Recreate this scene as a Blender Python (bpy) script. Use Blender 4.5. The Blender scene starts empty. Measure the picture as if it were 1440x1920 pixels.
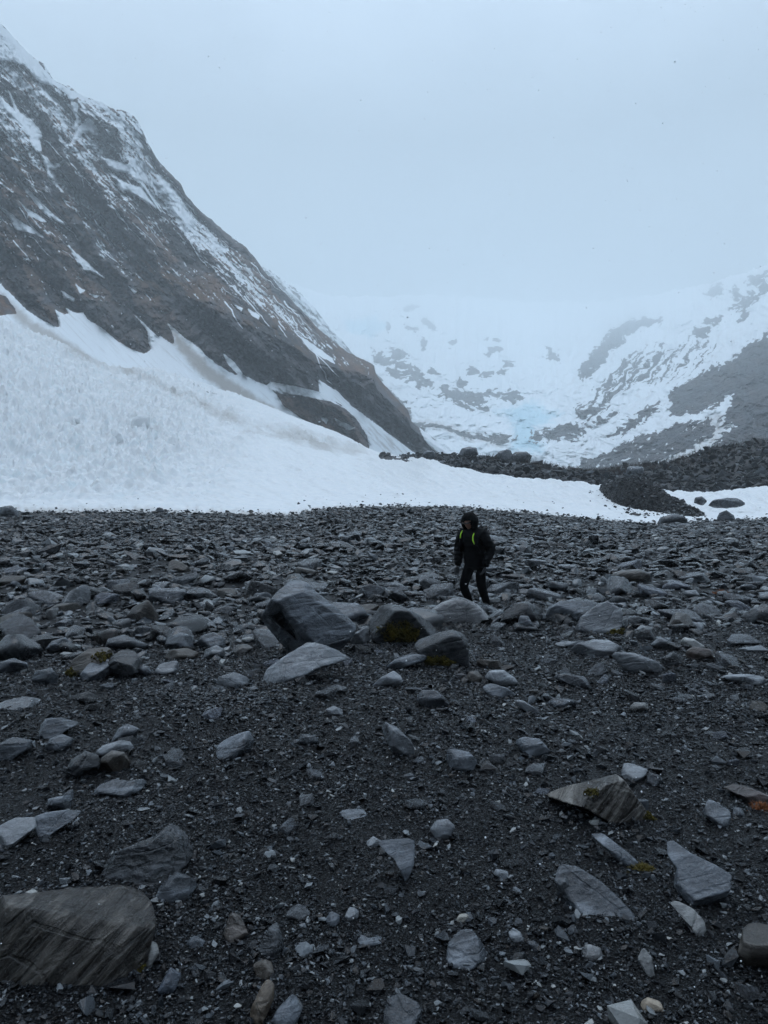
import bpy, bmesh, math, random
import numpy as np
from mathutils import Vector, Matrix

random.seed(7)
RNG = np.random.default_rng(11)
SC = bpy.context.scene
COL = SC.collection
FPX = 1387.0          # focal length in photograph pixels (1440 wide)
EYE = 1.7             # camera height


def srgb(r, g, b):
    return tuple(((c / 255) / 12.92 if c / 255 < .04045 else ((c / 255 + .055) / 1.055) ** 2.4) for c in (r, g, b))


def tag(o, label=None, cat=None, group=None, kind=None):
    if label: o['label'] = label
    if cat: o['category'] = cat
    if group: o['group'] = group
    if kind: o['kind'] = kind
    return o


# ---------------------------------------------------------------- numpy noise
_P = RNG.permutation(256).astype(np.int32)
_P = np.concatenate([_P, _P, _P])
_A = np.linspace(0, 2 * np.pi, 256, endpoint=False)
_GX, _GY = np.cos(_A).astype(np.float32), np.sin(_A).astype(np.float32)
_G3 = RNG.normal(size=(256, 3)).astype(np.float32)
_G3 /= np.linalg.norm(_G3, axis=1)[:, None]


def pn2(x, y, seed=0):
    x = np.asarray(x, np.float32) + seed * 17.37
    y = np.asarray(y, np.float32) + seed * 9.71
    xi, yi = np.floor(x).astype(np.int32), np.floor(y).astype(np.int32)
    xf, yf = x - xi, y - yi
    u, v = xf * xf * xf * (xf * (xf * 6 - 15) + 10), yf * yf * yf * (yf * (yf * 6 - 15) + 10)
    xi &= 255; yi &= 255

    def g(dx, dy):
        h = _P[_P[xi + dx] + ((yi + dy) & 255)]
        return _GX[h] * (xf - dx) + _GY[h] * (yf - dy)
    a = g(0, 0); b = g(1, 0); c = g(0, 1); d = g(1, 1)
    return (a + u * (b - a)) * (1 - v) + (c + u * (d - c)) * v * 1.0


def fbm2(x, y, oct=5, gain=.5, lac=2.03, seed=0, ridged=False):
    s = np.zeros(np.broadcast(x, y).shape, np.float32); a = 1.0; n = 0
    for i in range(oct):
        k = pn2(x, y, seed + i)
        if ridged: k = 1 - 2 * np.abs(k) * 1.4
        s += a * k; n += a
        a *= gain; x = x * lac; y = y * lac
    return s / n * (1.0 if ridged else 1.6)


def pn3(p, seed=0):
    p = p.astype(np.float32) + np.float32(seed * 13.13)
    i = np.floor(p).astype(np.int32); f = p - i
    w = f * f * f * (f * (f * 6 - 15) + 10)
    i &= 255
    X, Y, Z = i[:, 0], i[:, 1], i[:, 2]
    out = np.zeros(len(p), np.float32)
    for dx in (0, 1):
        for dy in (0, 1):
            for dz in (0, 1):
                h = _P[_P[_P[X + dx] + ((Y + dy) & 255)] + ((Z + dz) & 255)]
                g = _G3[h]
                d = g[:, 0] * (f[:, 0] - dx) + g[:, 1] * (f[:, 1] - dy) + g[:, 2] * (f[:, 2] - dz)
                out += d * (w[:, 0] if dx else 1 - w[:, 0]) * (w[:, 1] if dy else 1 - w[:, 1]) * (w[:, 2] if dz else 1 - w[:, 2])
    return out


def fbm3(p, oct=4, gain=.5, seed=0, ridged=False):
    s = np.zeros(len(p), np.float32); a = 1.0; n = 0
    for i in range(oct):
        k = pn3(p, seed + i)
        if ridged: k = 1 - 2 * np.abs(k) * 1.3
        s += a * k; n += a; a *= gain; p = p * 2.03
    return s / n * (1.0 if ridged else 1.6)


def sstep(a, b, x):
    t = np.clip((x - a) / (b - a), 0, 1)
    return t * t * (3 - 2 * t)


def curve(pts):
    xs = [p[0] for p in pts]; ys = [p[1] for p in pts]
    return lambda x: np.interp(x, xs, ys)


def smooth_curve(pts, r=25.0):
    c = curve(pts)
    return lambda x: (c(x - r) + 2 * c(x - r * .5) + 3 * c(x) + 2 * c(x + r * .5) + c(x + r)) / 9


def poly_sd(px, py, pts, pad=14.0):
    """signed distance to a polygon, positive inside; -pad where farther than pad."""
    pts = np.asarray(pts, np.float32)
    out = np.full(px.shape, -pad, np.float32)
    lo, hi = pts.min(0) - pad, pts.max(0) + pad
    m = (px > lo[0]) & (px < hi[0]) & (py > lo[1]) & (py < hi[1])
    if not m.any(): return out
    x, y = px[m], py[m]
    d = np.full(x.shape, 1e9, np.float32); inside = np.zeros(x.shape, bool)
    n = len(pts)
    for i in range(n):
        ax, ay = pts[i]; bx, by = pts[(i + 1) % n]
        ex, ey = bx - ax, by - ay
        t = np.clip(((x - ax) * ex + (y - ay) * ey) / (ex * ex + ey * ey + 1e-9), 0, 1)
        d = np.minimum(d, (x - ax - t * ex) ** 2 + (y - ay - t * ey) ** 2)
        c = ((ay > y) != (by > y)) & (x < ex * (y - ay) / (by - ay + 1e-9) + ax)
        inside ^= c
    d = np.sqrt(d)
    out[m] = np.maximum(np.where(inside, d, -d), -pad)
    return out


# ---------------------------------------------------------------- meshes
def mesh_np(name, V, F, smooth=True):
    """V (n,3); F (m,k) all of one size k."""
    me = bpy.data.meshes.new(name)
    V = np.ascontiguousarray(V, np.float32); F = np.ascontiguousarray(F, np.int32)
    m, k = F.shape
    me.vertices.add(len(V)); me.vertices.foreach_set('co', V.ravel())
    me.loops.add(m * k); me.loops.foreach_set('vertex_index', F.ravel())
    me.polygons.add(m)
    me.polygons.foreach_set('loop_start', np.arange(0, m * k, k, dtype=np.int32))
    me.polygons.foreach_set('loop_total', np.full(m, k, np.int32))
    me.polygons.foreach_set('use_smooth', np.full(m, smooth, bool))
    me.update(calc_edges=True)
    return me


def add_obj(name, me, mat=None, parent=None, loc=None):
    o = bpy.data.objects.new(name, me)
    COL.objects.link(o)
    if mat is not None and me is not None:
        me.materials.clear(); me.materials.append(mat)
    if parent is not None: o.parent = parent
    if loc is not None: o.location = loc
    return o


def grid_faces(nr, nc, flip=False):
    i = np.arange(nr * nc).reshape(nr, nc)
    q = np.stack([i[:-1, :-1], i[:-1, 1:], i[1:, 1:], i[1:, :-1]], -1).reshape(-1, 4)
    return q[:, ::-1] if flip else q


def vattr(me, name, arr):
    a = me.attributes.new(name, 'FLOAT', 'POINT')
    a.data.foreach_set('value', np.ascontiguousarray(arr, np.float32).ravel())


# ---------------------------------------------------------------- node helper
class NT:
    def __init__(self, name):
        self.mat = bpy.data.materials.new(name); self.mat.use_nodes = True
        self.t = self.mat.node_tree; self.n = self.t.nodes; self.n.clear()
        self.out = self.n.new('ShaderNodeOutputMaterial')
        self.b = self.n.new('ShaderNodeBsdfPrincipled')
        self.l(self.b.outputs[0], self.out.inputs[0])

    def l(self, a, b): self.t.links.new(a, b)

    def set(self, sock, v):
        if hasattr(v, 'is_output'): self.l(v, sock)
        elif isinstance(v, (tuple, list)) and len(v) == 3 and sock.type == 'RGBA': sock.default_value = (*v, 1)
        else: sock.default_value = v

    def noise(self, vec, scale, detail=5, rough=.55, dist=0.0):
        n = self.n.new('ShaderNodeTexNoise')
        n.inputs['Scale'].default_value = scale; n.inputs['Detail'].default_value = detail
        n.inputs['Roughness'].default_value = rough; n.inputs['Distortion'].default_value = dist
        if vec is not None: self.l(vec, n.inputs['Vector'])
        return n.outputs['Fac']

    def voro(self, vec, scale, feature='F1', out='Distance'):
        n = self.n.new('ShaderNodeTexVoronoi'); n.feature = feature
        n.inputs['Scale'].default_value = scale; self.l(vec, n.inputs['Vector'])
        return n.outputs[out]

    def mapping(self, vec, scale=(1, 1, 1), rot=(0, 0, 0)):
        n = self.n.new('ShaderNodeMapping'); n.inputs['Scale'].default_value = scale; n.inputs['Rotation'].default_value = rot
        self.l(vec, n.inputs['Vector']); return n.outputs[0]

    def coord(self, which='Object'):
        return self.n.new('ShaderNodeTexCoord').outputs[which]

    def attr(self, name, out='Fac'):
        n = self.n.new('ShaderNodeAttribute'); n.attribute_name = name
        return n.outputs[out]

    def math(self, op, a, b=None, clamp=False):
        n = self.n.new('ShaderNodeMath'); n.operation = op; n.use_clamp = clamp
        self.set(n.inputs[0], a)
        if b is not None: self.set(n.inputs[1], b)
        return n.outputs[0]

    def rng(self, v, a, b, c=0.0, d=1.0):
        n = self.n.new('ShaderNodeMapRange'); n.clamp = True
        for i, x in enumerate((v, a, b, c, d)): self.set(n.inputs[i], x)
        return n.outputs[0]

    def mix(self, f, a, b, mode='MIX'):
        n = self.n.new('ShaderNodeMix'); n.data_type = 'RGBA'; n.blend_type = mode
        self.set(n.inputs[0], f); self.set(n.inputs[6], a); self.set(n.inputs[7], b)
        return n.outputs[2]

    def ramp(self, f, stops):
        n = self.n.new('ShaderNodeValToRGB'); cr = n.color_ramp
        while len(cr.elements) < len(stops): cr.elements.new(.5)
        for e, (p, c) in zip(cr.elements, stops): e.position = p; e.color = (*c, 1)
        self.l(f, n.inputs[0]); return n.outputs[0]

    def bump(self, h, strength=.5, dist=.02, normal=None):
        n = self.n.new('ShaderNodeBump'); n.inputs['Strength'].default_value = strength; n.inputs['Distance'].default_value = dist
        self.l(h, n.inputs['Height'])
        if normal is not None: self.l(normal, n.inputs['Normal'])
        return n.outputs[0]

    def done(self, color, rough=.6, normal=None, spec=.5):
        self.set(self.b.inputs['Base Color'], color); self.set(self.b.inputs['Roughness'], rough)
        self.set(self.b.inputs['Specular IOR Level'], spec)
        if normal is not None: self.l(normal, self.b.inputs['Normal'])
        return self.mat
# ================================================================ terrain
YB0 = 60.0                                            # far edge of the gravel plain
edge_py = smooth_curve([(-900, 962), (0, 962), (240, 962), (420, 964), (520, 967), (556, 966), (575, 959), (640, 953), (760, 951),
                        (870, 953), (1000, 964), (1100, 974), (1220, 985), (1300, 981), (1440, 974), (2400, 972)], 10)


def z_edge(px): return EYE + (960 - edge_py(px)) / FPX * YB0


def zg(x, y):
    """height of the gravel plain"""
    x = np.asarray(x, float); y = np.asarray(y, float)
    px = 720 + FPX * x / np.maximum(y, 8.0)
    zb = z_edge(px)
    t = np.clip((y - 13) / (YB0 - 13), 0, 1)
    z = -0.06 * sstep(9, 13, y) * (1 - t) + t * zb - 0.06 * np.clip(y - YB0, 0, 40)
    f = np.clip(1.2 - t, .15, 1)
    z = z + f * (fbm2(x * .22, y * .22, 3, seed=3) * .10 + fbm2(x * 1.1, y * 1.1, 2, seed=9) * .022) * sstep(.5, 3, np.abs(y) + .5)
    return z


def pxy(x, y, z): return 720 + FPX * x / y, 960 - FPX * (z - EYE) / y


def ray_ground(px, py):
    """depth at which the sight line through a photograph pixel meets the plain"""
    Y = np.linspace(1.2, 59.9, 3000)
    z = EYE + (960 - py) / FPX * Y
    d = z - zg((px - 720) / FPX * Y, Y)
    k = np.argmax(d < 0)
    if not (d < 0).any(): return 59.0
    return float(Y[k])


# ---- ground sheet
yy = np.concatenate([np.linspace(-5, 1.5, 14), np.linspace(1.5, 16, 330)[1:], np.geomspace(16, 75, 150)[1:]])
ss = np.linspace(-1, 1, 420)
SS, YY = np.meshgrid(ss, yy)
XX = SS * (4.5 + .95 * np.maximum(YY, 0))
ZZ = zg(XX, YY) + fbm2(XX * 14, YY * 14, 2, seed=21) * .006
V = np.stack([XX, YY, ZZ], -1).reshape(-1, 3)

# ---- materials of the terrain
def mat_ground():
    n = NT('dark_wet_gravel'); c = n.coord('Object')
    v = n.voro(c, 75); v2 = n.voro(c, 34); cell = n.voro(c, 75, out='Color')
    big = n.noise(c, .6, 3)
    col = n.mix(n.rng(big, .3, .7), (.006, .007, .0085), (.011, .0125, .0145))
    col = n.mix(n.rng(v, .1, .6), col, (.003, .0034, .004))
    h = n.math('ADD', n.math('MULTIPLY', v, -1.0), n.math('MULTIPLY', v2, -1.2))
    return n.done(col, n.rng(cell, 0, 1, .32, .6), n.bump(h, .9, .012), .15)


M_GROUND = mat_ground()
add = tag(add_obj('ground', mesh_np('ground', V, grid_faces(*SS.shape)), M_GROUND), kind='structure')


def mat_alpine(name, rock_a, rock_b, scale=1.0, rust=(.13, .068, .026), ice=0.0):
    """rock, brush and snow; where each lies is painted on the surface as vertex masks"""
    n = NT(name); c = n.coord('Object')
    snow, brown, dirt, tint = (n.attr(k) for k in ('snow', 'brown', 'dirt', 'tint'))
    a = n.noise(c, .09 * scale, 7, .62); b = n.noise(c, .6 * scale, 6, .65)
    tone = n.attr('tone')
    col = n.mix(n.rng(n.math('ADD', tone, n.math('MULTIPLY', n.math('SUBTRACT', a, .5), .8)), .12, .9), rock_a, rock_b)
    col = n.mix(n.rng(b, .42, .75, 0, .55), col, tuple(x * 1.7 for x in rock_b))
    br = n.mix(n.rng(n.math('ADD', tone, n.math('SUBTRACT', b, .5)), .1, .95), (.022, .0155, .013), (.17, .088, .050))
    col = n.mix(brown, col, br)
    col = n.mix(n.math('MULTIPLY', tint, .8 if not ice else 0.0), col, rust)
    sn = n.mix(dirt, (.80, .84, .87), (.37, .335, .30))
    if ice: sn = n.mix(n.math('MULTIPLY', tint, ice), sn, (.45, .70, .80))
    edge = n.math('ADD', snow, n.rng(n.noise(c, .8 * scale, 5, .7), .3, .7, -.24, .24))
    f = n.rng(edge, .44, .56)
    col = n.mix(f, col, sn)
    h = n.math('ADD', n.math('MULTIPLY', a, 5.0), b)
    rb = n.bump(h, .9, 1.1 / scale)
    sb = n.bump(n.noise(c, 1.6, 6, .6), .35, .25)
    m = n.n.new('ShaderNodeMix'); m.data_type = 'VECTOR'
    n.l(f, m.inputs[0]); n.l(rb, m.inputs[4]); n.l(sb, m.inputs[5])
    return n.done(col, n.rng(f, 0, 1, .75, .85), m.outputs[1], .25)


M_MOUNT = mat_alpine('wet_cliff_with_snow', (.004, .005, .007), (.095, .10, .112))
M_FAR = mat_alpine('snowy_far_rock', (.02, .023, .028), (.085, .09, .10), .05, ice=.75)


def mat_snow():
    n = NT('old_avalanche_snow'); c = n.coord('Object')
    dirt, rough = n.attr('dirt'), n.attr('rough')
    a = n.noise(c, .9, 7, .6); b = n.noise(c, 4.0, 5, .65)
    col = n.mix(n.rng(a, .3, .7), (.76, .795, .82), (.87, .88, .88))
    blue = n.math('MULTIPLY', rough, n.rng(n.noise(c, .35, 5, .6), .5, .72, 0, .6))
    col = n.mix(blue, col, (.66, .77, .80))
    d2 = n.math('MULTIPLY', dirt, n.rng(b, .25, .65, .35, 1.0))
    col = n.mix(d2, col, (.36, .325, .285))
    h = n.math('ADD', a, n.math('MULTIPLY', b, .35))
    return n.done(col, .7, n.bump(h, .6, .4), .3)


M_SNOW = mat_snow()

# ---- snowfield: from the gravel edge up to the foot of the left mountain and across to the moraine
foot_py = smooth_curve([(-900, 380), (-300, 470), (0, 602), (100, 640), (200, 690), (285, 694), (440, 738), (560, 782), (640, 815), (700, 845),
                        (765, 857), (850, 874), (900, 884), (1000, 897), (1100, 908), (1200, 918), (1330, 921), (1440, 911), (1800, 905), (2400, 905)], 12)
foot_Y = smooth_curve([(-900, 270), (-300, 280), (0, 297), (300, 350), (500, 372), (600, 350), (680, 300), (740, 220), (800, 150), (880, 122), (1000, 112), (2400, 112)], 15)
cpx = np.arange(-620, 2060, 2.6)
tt = np.concatenate([np.linspace(-.12, 0, 6)[:-1], np.linspace(0, 1, 400), 1 + np.array([.02, .05, .09, .15])])
PX, T = np.meshgrid(cpx, tt)
b, fp, fY = edge_py(PX), foot_py(PX), foot_Y(PX)
Tc = np.clip(T, 0, 1)
Y = YB0 * (fY / YB0) ** Tc
# a gentle rise first, then the steeper fan
PYs = (b - 1.0) + (fp - b + 1.0) * (Tc * .9 + .1 * Tc ** 2)
Z = EYE + (960 - PYs) / FPX * Y
Y = np.where(T < 0, YB0 + T * 60, Y); Z = np.where(T < 0, z_edge(PX) + T * 14 - .05, Z)
ov = np.clip(T - 1, 0, 1)
Y = Y + ov * 200 * np.where(PX > 560, .4, 1.0); Z = Z + ov * np.where(PX > 520, -45.0, 6.0)
X = (PX - 720) / FPX * Y
rough = sstep(640, 200, PX + (PYs - 800) * .9 + fbm2(PX / 70, PYs / 40, 4, seed=31) * 120) * sstep(0.02, .12, Tc)
rough = np.maximum(rough, .75 * sstep(10, 30, poly_sd(PX, PYs, [(290, 775), (340, 790), (440, 805), (520, 790), (680, 835), (600, 840), (470, 800), (360, 770)], 40) + 22) * .6)
rough = np.clip(rough + .10, 0, 1)
lump = fbm2(X * .28, Y * .30, 3, .5, seed=40); lump2 = np.abs(fbm2(X * .52, Y * .48, 3, .5, seed=44))
disp = rough * (lump * .9 + lump2 * 2.5 + fbm2(X * .06, Y * .05, 3, seed=47) * 1.2) + fbm2(X * .035, Y * .03, 3, seed=49) * .8
crest = fbm2((PX + PYs * .3) / 130., (PYs - PX * .42) / 9., 3, seed=52)                        # long low furrows along the slope
run_ = fbm2((PX * .93 + PYs * .4) / 90, (PYs * .93 - PX * .4) / 6.5, 4, .6, seed=58)
disp = disp + sstep(.12, .5, Tc) * run_ * .55 + (1 - rough) * (crest * .07 + fbm2(X * .5, Y * .3, 3, seed=57) * .10)
Z = Z + disp * sstep(0, .06, T) * sstep(1.06, .96, T) * np.clip(Y / 90, .35, 1.6)
dirt = .9 * sstep(-14, 14, poly_sd(PX, PYs, [(120, 640), (200, 660), (300, 730), (420, 790), (560, 812), (690, 850), (600, 845), (480, 800), (330, 735), (230, 700), (130, 668)], 30) + 10 * fbm2(PX / 30, PYs / 14, 3, seed=60))
dirt = dirt * sstep(.35, .75, .5 + .55 * fbm2((PX * .8 + PYs * .6) / 70, (PYs * .8 - PX * .55) / 7, 4, seed=61) + .18)
dirt = np.maximum(dirt, .55 * sstep(-6, 8, poly_sd(PX, PYs, [(440, 812), (500, 818), (560, 836), (660, 850), (690, 852), (600, 838), (520, 812)], 20) + 8 * fbm2(PX / 22, PYs / 8, 3, seed=63)))
dirt = np.maximum(dirt, .13 * sstep(.55, .85, .5 + .5 * crest))
dirt = np.maximum(dirt, .14 * sstep(.05, .5, fbm2(X * .3, Y * .4, 4, .6, seed=66)) * rough)  # faint speckle on the rough snow, painted to imitate shaded crevices between lumps
grit = sstep(.18, .55, fbm2((PX * .95 + PYs * .2) / 60, (PYs - PX * .25) / 5, 5, .62, seed=67)) * (1 - rough) * .34
dirt = np.maximum(dirt, grit)
dirt = np.maximum(dirt, .75 * sstep(.040, .0, T + .030 * fbm2(PX / 14, PX * 0 + T * 30, 4, seed=68)))
V = np.stack([X, Y, Z], -1).reshape(-1, 3)
me = mesh_np('snowfield', V, grid_faces(*PX.shape)); vattr(me, 'dirt', dirt); vattr(me, 'rough', rough)
tag(add_obj('snowfield', me, M_SNOW), kind='structure')


def snow_z(px, py):
    """point of the snowfield seen at a photograph pixel"""
    k = np.argmin(np.abs(CPX_S - px)); col = slice(5, 405)
    p = 960 - FPX * (Z_S[col, k] - EYE) / Y_S[col, k]
    j = np.argmin(np.abs(p - py))
    return Vector((X_S[5 + j, k], Y_S[5 + j, k], Z_S[5 + j, k]))


X_S, Y_S, Z_S, CPX_S = X.copy(), Y.copy(), Z.copy(), cpx.copy()


def alpine_mesh(name, X, Y, Z, snow, brown, dirt, tint, mat, tone=None):
    if tone is None: tone = .5 + .6 * fbm2(PX / 9, (P2 if name == 'mountain' and X.shape[0] < 200 else P) / 7, 5, .62, seed=320)
    me = mesh_np(name, np.stack([X, Y, Z], -1).reshape(-1, 3), grid_faces(*X.shape))
    for k, a in (('snow', snow), ('brown', brown), ('dirt', dirt), ('tint', tint), ('tone', tone)): vattr(me, k, np.clip(a, 0, 1))
    return tag(add_obj(name, me, mat), kind='structure')


# ---- the steep mountain on the left
sky_l = curve([(-620, -560), (-250, -200), (-60, -20), (0, 42), (30, 75), (60, 105), (82, 120), (100, 150), (130, 162), (155, 180), (180, 188), (210, 203), (233, 207),
               (250, 217), (264, 235), (274, 260), (285, 282), (300, 305), (320, 325), (340, 345), (348, 365), (365, 385), (400, 415), (425, 437),
               (445, 452), (462, 465), (478, 482), (488, 498), (500, 515), (512, 524), (540, 556), (570, 588), (600, 620), (640, 652), (672, 670), (695, 680), (702, 688), (704, 702), (722, 722), (745, 748),
               (765, 770), (771, 790), (800, 812), (830, 838), (870, 868)])
m_foot = smooth_curve([(-900, 420), (-300, 500), (0, 640), (100, 668), (200, 715), (285, 720), (440, 760), (560, 805), (690, 865), (765, 876), (900, 886)], 12)
m_footY = smooth_curve([(-620, 255), (-250, 268), (0, 300), (300, 352), (500, 385), (690, 440), (765, 470), (870, 600)], 20)
m_skyY = smooth_curve([(-620, 640), (-250, 660), (0, 690), (245, 760), (500, 900), (690, 830), (765, 640), (800, 700), (870, 720)], 12)
bench = smooth_curve([(-620, 900), (150, 690), (300, 560), (330, 548), (430, 590), (480, 615), (560, 655), (590, 680), (640, 692), (700, 700), (770, 790), (870, 868)], 8)
cpx = np.arange(-560, 872, 1.7)
tt = np.concatenate([np.linspace(0, 1, 520), 1 + np.array([.006, .02, .05, .1, .2])])
PX, T = np.meshgrid(cpx, tt); Tc = np.clip(T, 0, 1)
sk = sky_l(PX) + fbm2(PX / 14, PX * 0, 4, seed=70) * 4.0
ft = m_foot(PX)
PYm = ft + (sk - ft) * Tc
along = (PX * .70 + PYm * .71); across = (PYm * .70 - PX * .71)            # surface directions: down the gullies / across them
fY, sY = m_footY(PX), m_skyY(PX)
tb = np.clip((ft - bench(PX)) / np.maximum(ft - sk, 1), .0, .85)
cl = sstep(250, 400, PX)
tcl = np.where(Tc < tb, .10 * Tc / np.maximum(tb, .01), .10 + .90 * (Tc - tb) / (1 - tb))
tm = (1 - cl) * Tc + cl * tcl
Y = fY + (sY - fY) * tm ** .95
gul = fbm2(along / 160, across / 26, 5, .55, seed=72, ridged=True)
blk = fbm2(along / 45, across / 30, 5, .55, seed=78)
blk2 = fbm2(PX / 9, PYm / 12, 4, .6, seed=84, ridged=True)
env = sstep(0, .05, Tc) * sstep(1.0, .94, Tc)
big_ = fbm2(along / 330, across / 75, 3, seed=86)
blk3 = fbm2(PX / 34, PYm / 30, 5, .6, seed=88, ridged=True)
tone = .5 + .55 * fbm2(along / 120, across / 15, 5, .6, seed=300) + .42 * fbm2(PX / 7, PYm / 6, 4, .65, seed=306) + .25 * fbm2(PX / 60, PYm / 60, 3, seed=310)
crk = np.zeros(PX.shape, np.float32); rc = np.random.default_rng(91)
for k in range(170):
    x0 = rc.uniform(-40, 720); y0 = rc.uniform(float(sky_l(x0)) + 10, float(m_foot(x0)) - 10); ln = rc.uniform(14, 70); an = math.radians(rc.choice([rc.normal(50, 8), rc.normal(80, 12), rc.normal(22, 8)])); wd = rc.uniform(.8, 3.2); pts = [(x0, y0)]
    for q in range(5):
        a2 = an + rc.normal() * .3; pts.append((pts[-1][0] + ln / 5 * math.cos(a2), pts[-1][1] + ln / 5 * math.sin(a2)))
    for q in range(5):
        (ax, ay), (bx, by) = pts[q], pts[q + 1]
        m = (PX > min(ax, bx) - 8) & (PX < max(ax, bx) + 8) & (PYm > min(ay, by) - 8) & (PYm < max(ay, by) + 8)
        if not m.any(): continue
        ex, ey = bx - ax, by - ay; t_ = np.clip(((PX[m] - ax) * ex + (PYm[m] - ay) * ey) / (ex * ex + ey * ey + 1e-6), 0, 1)
        crk[m] = np.maximum(crk[m], np.clip(1 - np.hypot(PX[m] - ax - t_ * ex, PYm[m] - ay - t_ * ey) / wd, 0, 1) * (1 - .18 * q))
ter = across / 74 + .55 * fbm2(PX / 150, PYm / 150, 4, seed=340) + .10 * fbm2(PX / 14, PYm / 14, 3, seed=345) + .3 * np.sin(along / 130)
terf = ter % 1.0; ramp_ = sstep(.0, .06, terf) * sstep(.60, .50, terf)
saw = np.where(terf < .55, 1 - 2 * terf / .55, -1 + 2 * (terf - .55) / .45) * (.5 + .5 * sstep(-.3, .3, fbm2(PX / 90, PYm / 90, 3, seed=348)))
tone = tone + .30 * ramp_ - .22
dep = saw * 17 + crk * 12 + (gul - .3) * 9 + big_ * 46 + blk * 10 + (blk2 - .3) * 9 + (blk3 - .3) * 24
# the outcrops that stand out of the fan
o1 = [(150, 575), (190, 560), (235, 572), (262, 600), (277, 622), (278, 640), (284, 655), (270, 664), (250, 657), (220, 640), (190, 615), (165, 600)]
so1 = poly_sd(PX, PYm, o1, 30)
# -- painted snow
wob = fbm2(PX / 13, PYm / 13, 4, .6, seed=90) * 6; wob2 = fbm2(along / 30, across / 5, 4, .6, seed=94)
sd = np.full(PX.shape, -14., np.float32)
SNOWP = [
    [(-560, -520), (-250, -200), (0, 42), (30, 75), (60, 105), (100, 150), (155, 182), (208, 203), (195, 206), (165, 186), (150, 178), (135, 190), (130, 185), (118, 165), (75, 155), (60, 140), (45, 122), (20, 115), (0, 112), (-300, -90), (-560, -260)],
    [(133, 188), (147, 195), (145, 215), (152, 225), (146, 238), (160, 230), (165, 226), (188, 255), (175, 252), (160, 245), (140, 264), (133, 270), (141, 250), (140, 235), (144, 222), (134, 200)],
    [(15, 170), (20, 175), (25, 190), (38, 213), (60, 225), (72, 240), (80, 255), (75, 262), (78, 282), (72, 284), (60, 267), (45, 242), (30, 227), (5, 202), (0, 180), (20, 200), (28, 210)],
    [(75, 288), (90, 298), (100, 310), (120, 300), (125, 302), (105, 318), (93, 318), (95, 325), (105, 330), (98, 338), (92, 332), (84, 310)],
    [(185, 293), (200, 297), (230, 305), (240, 312), (265, 340), (272, 347), (302, 397), (290, 385), (262, 345), (245, 325), (215, 320), (200, 312)],
    [(208, 325), (235, 343), (265, 353), (290, 385), (293, 392), (260, 371), (225, 352)],
    [(33, 333), (62, 365), (92, 395), (118, 417), (122, 423), (85, 402), (50, 362)],
    [(10, 394), (25, 405), (45, 420), (65, 430), (82, 445), (60, 437), (30, 430)], [(37, 378), (50, 391), (70, 403), (87, 416), (75, 414), (55, 404)],
    [(128, 460), (140, 473), (165, 493), (178, 506), (195, 521), (180, 514), (165, 509), (156, 508), (145, 492)],
    [(142, 533), (158, 545), (150, 550)], [(115, 545), (140, 559), (138, 565), (120, 558)], [(165, 550), (186, 555), (180, 558)],
    [(233, 572), (250, 590), (276, 612), (300, 638), (322, 648), (324, 660), (284, 670), (279, 640), (275, 622), (258, 602)],
    [(160, 225), (166, 219), (180, 238), (188, 254), (176, 246)], [(165, 207), (172, 210), (180, 218), (168, 214)],
    [(232, 285), (238, 288), (246, 302), (240, 300)], [(318, 378), (326, 390), (345, 408), (350, 420), (330, 402)],
    [(560, 628), (600, 655), (622, 672), (628, 682), (600, 668), (575, 648)], [(440, 572), (455, 578), (452, 583)], [(466, 580), (488, 592), (484, 598), (470, 590)],
    [(240, 536), (256, 547), (252, 550)], [(508, 716), (540, 722), (600, 735), (640, 762), (672, 782), (660, 770), (620, 752), (560, 740), (520, 737), (500, 722)],
    [(597, 710), (612, 722), (630, 732), (660, 762), (700, 792), (740, 822), (778, 850), (760, 885), (690, 870), (693, 835), (688, 815), (672, 790), (655, 772), (630, 752), (600, 738)],
    [(628, 785), (650, 795), (665, 802), (655, 806), (635, 797)], [(600, 782), (615, 785), (612, 795)],
    [(785, 800), (805, 812), (835, 838), (860, 862), (820, 850), (800, 830)],
    [(420, 664), (440, 680), (455, 700), (452, 706), (438, 694), (422, 674)],
]
for i, p in enumerate(SNOWP):
    sd = np.maximum(sd, poly_sd(PX, PYm, p, 14))
# the fan of snow that laps onto the rock
lap = [(-560, 400), (-250, 455), (0, 533), (25, 556), (50, 582), (78, 600), (100, 612), (111, 613), (109, 597), (104, 581), (120, 590), (129, 588), (124, 578), (143, 588), (160, 585), (172, 592), (190, 612),
       (220, 637), (250, 657), (270, 664), (284, 656), (290, 645), (300, 630), (322, 646), (328, 645), (325, 627), (314, 606), (328, 618), (345, 634), (375, 654), (385, 667), (420, 692), (440, 703), (456, 703), (480, 716),
       (500, 722), (520, 742), (530, 760), (560, 782), (600, 811), (615, 816), (650, 830), (690, 842), (700, 900), (-560, 900)]
sd = np.maximum(sd, poly_sd(PX, PYm, lap, 14))
rockp = [(-560, 480), (-250, 520), (0, 551), (12, 555), (28, 578), (31, 588), (15, 590), (0, 593), (-250, 570), (-560, 500)]
sd = np.minimum(sd, -poly_sd(PX, PYm, rockp, 14))
sd = np.minimum(sd, np.where(PX < 300, -poly_sd(PX, PYm, o1, 14), sd))
env = env * (1 - .75 * sstep(-4, 4, sd))
lap0 = [(-560, 400), (-250, 455), (0, 533), (50, 582), (111, 613), (120, 585), (172, 590), (250, 655), (284, 656), (300, 620), (328, 618), (385, 667), (480, 716), (500, 722), (530, 760), (600, 811), (690, 842), (700, 900), (-560, 900)]
env = env * (1 - .85 * sstep(-8, 10, poly_sd(PX, PYm, lap0, 20)))
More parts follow.
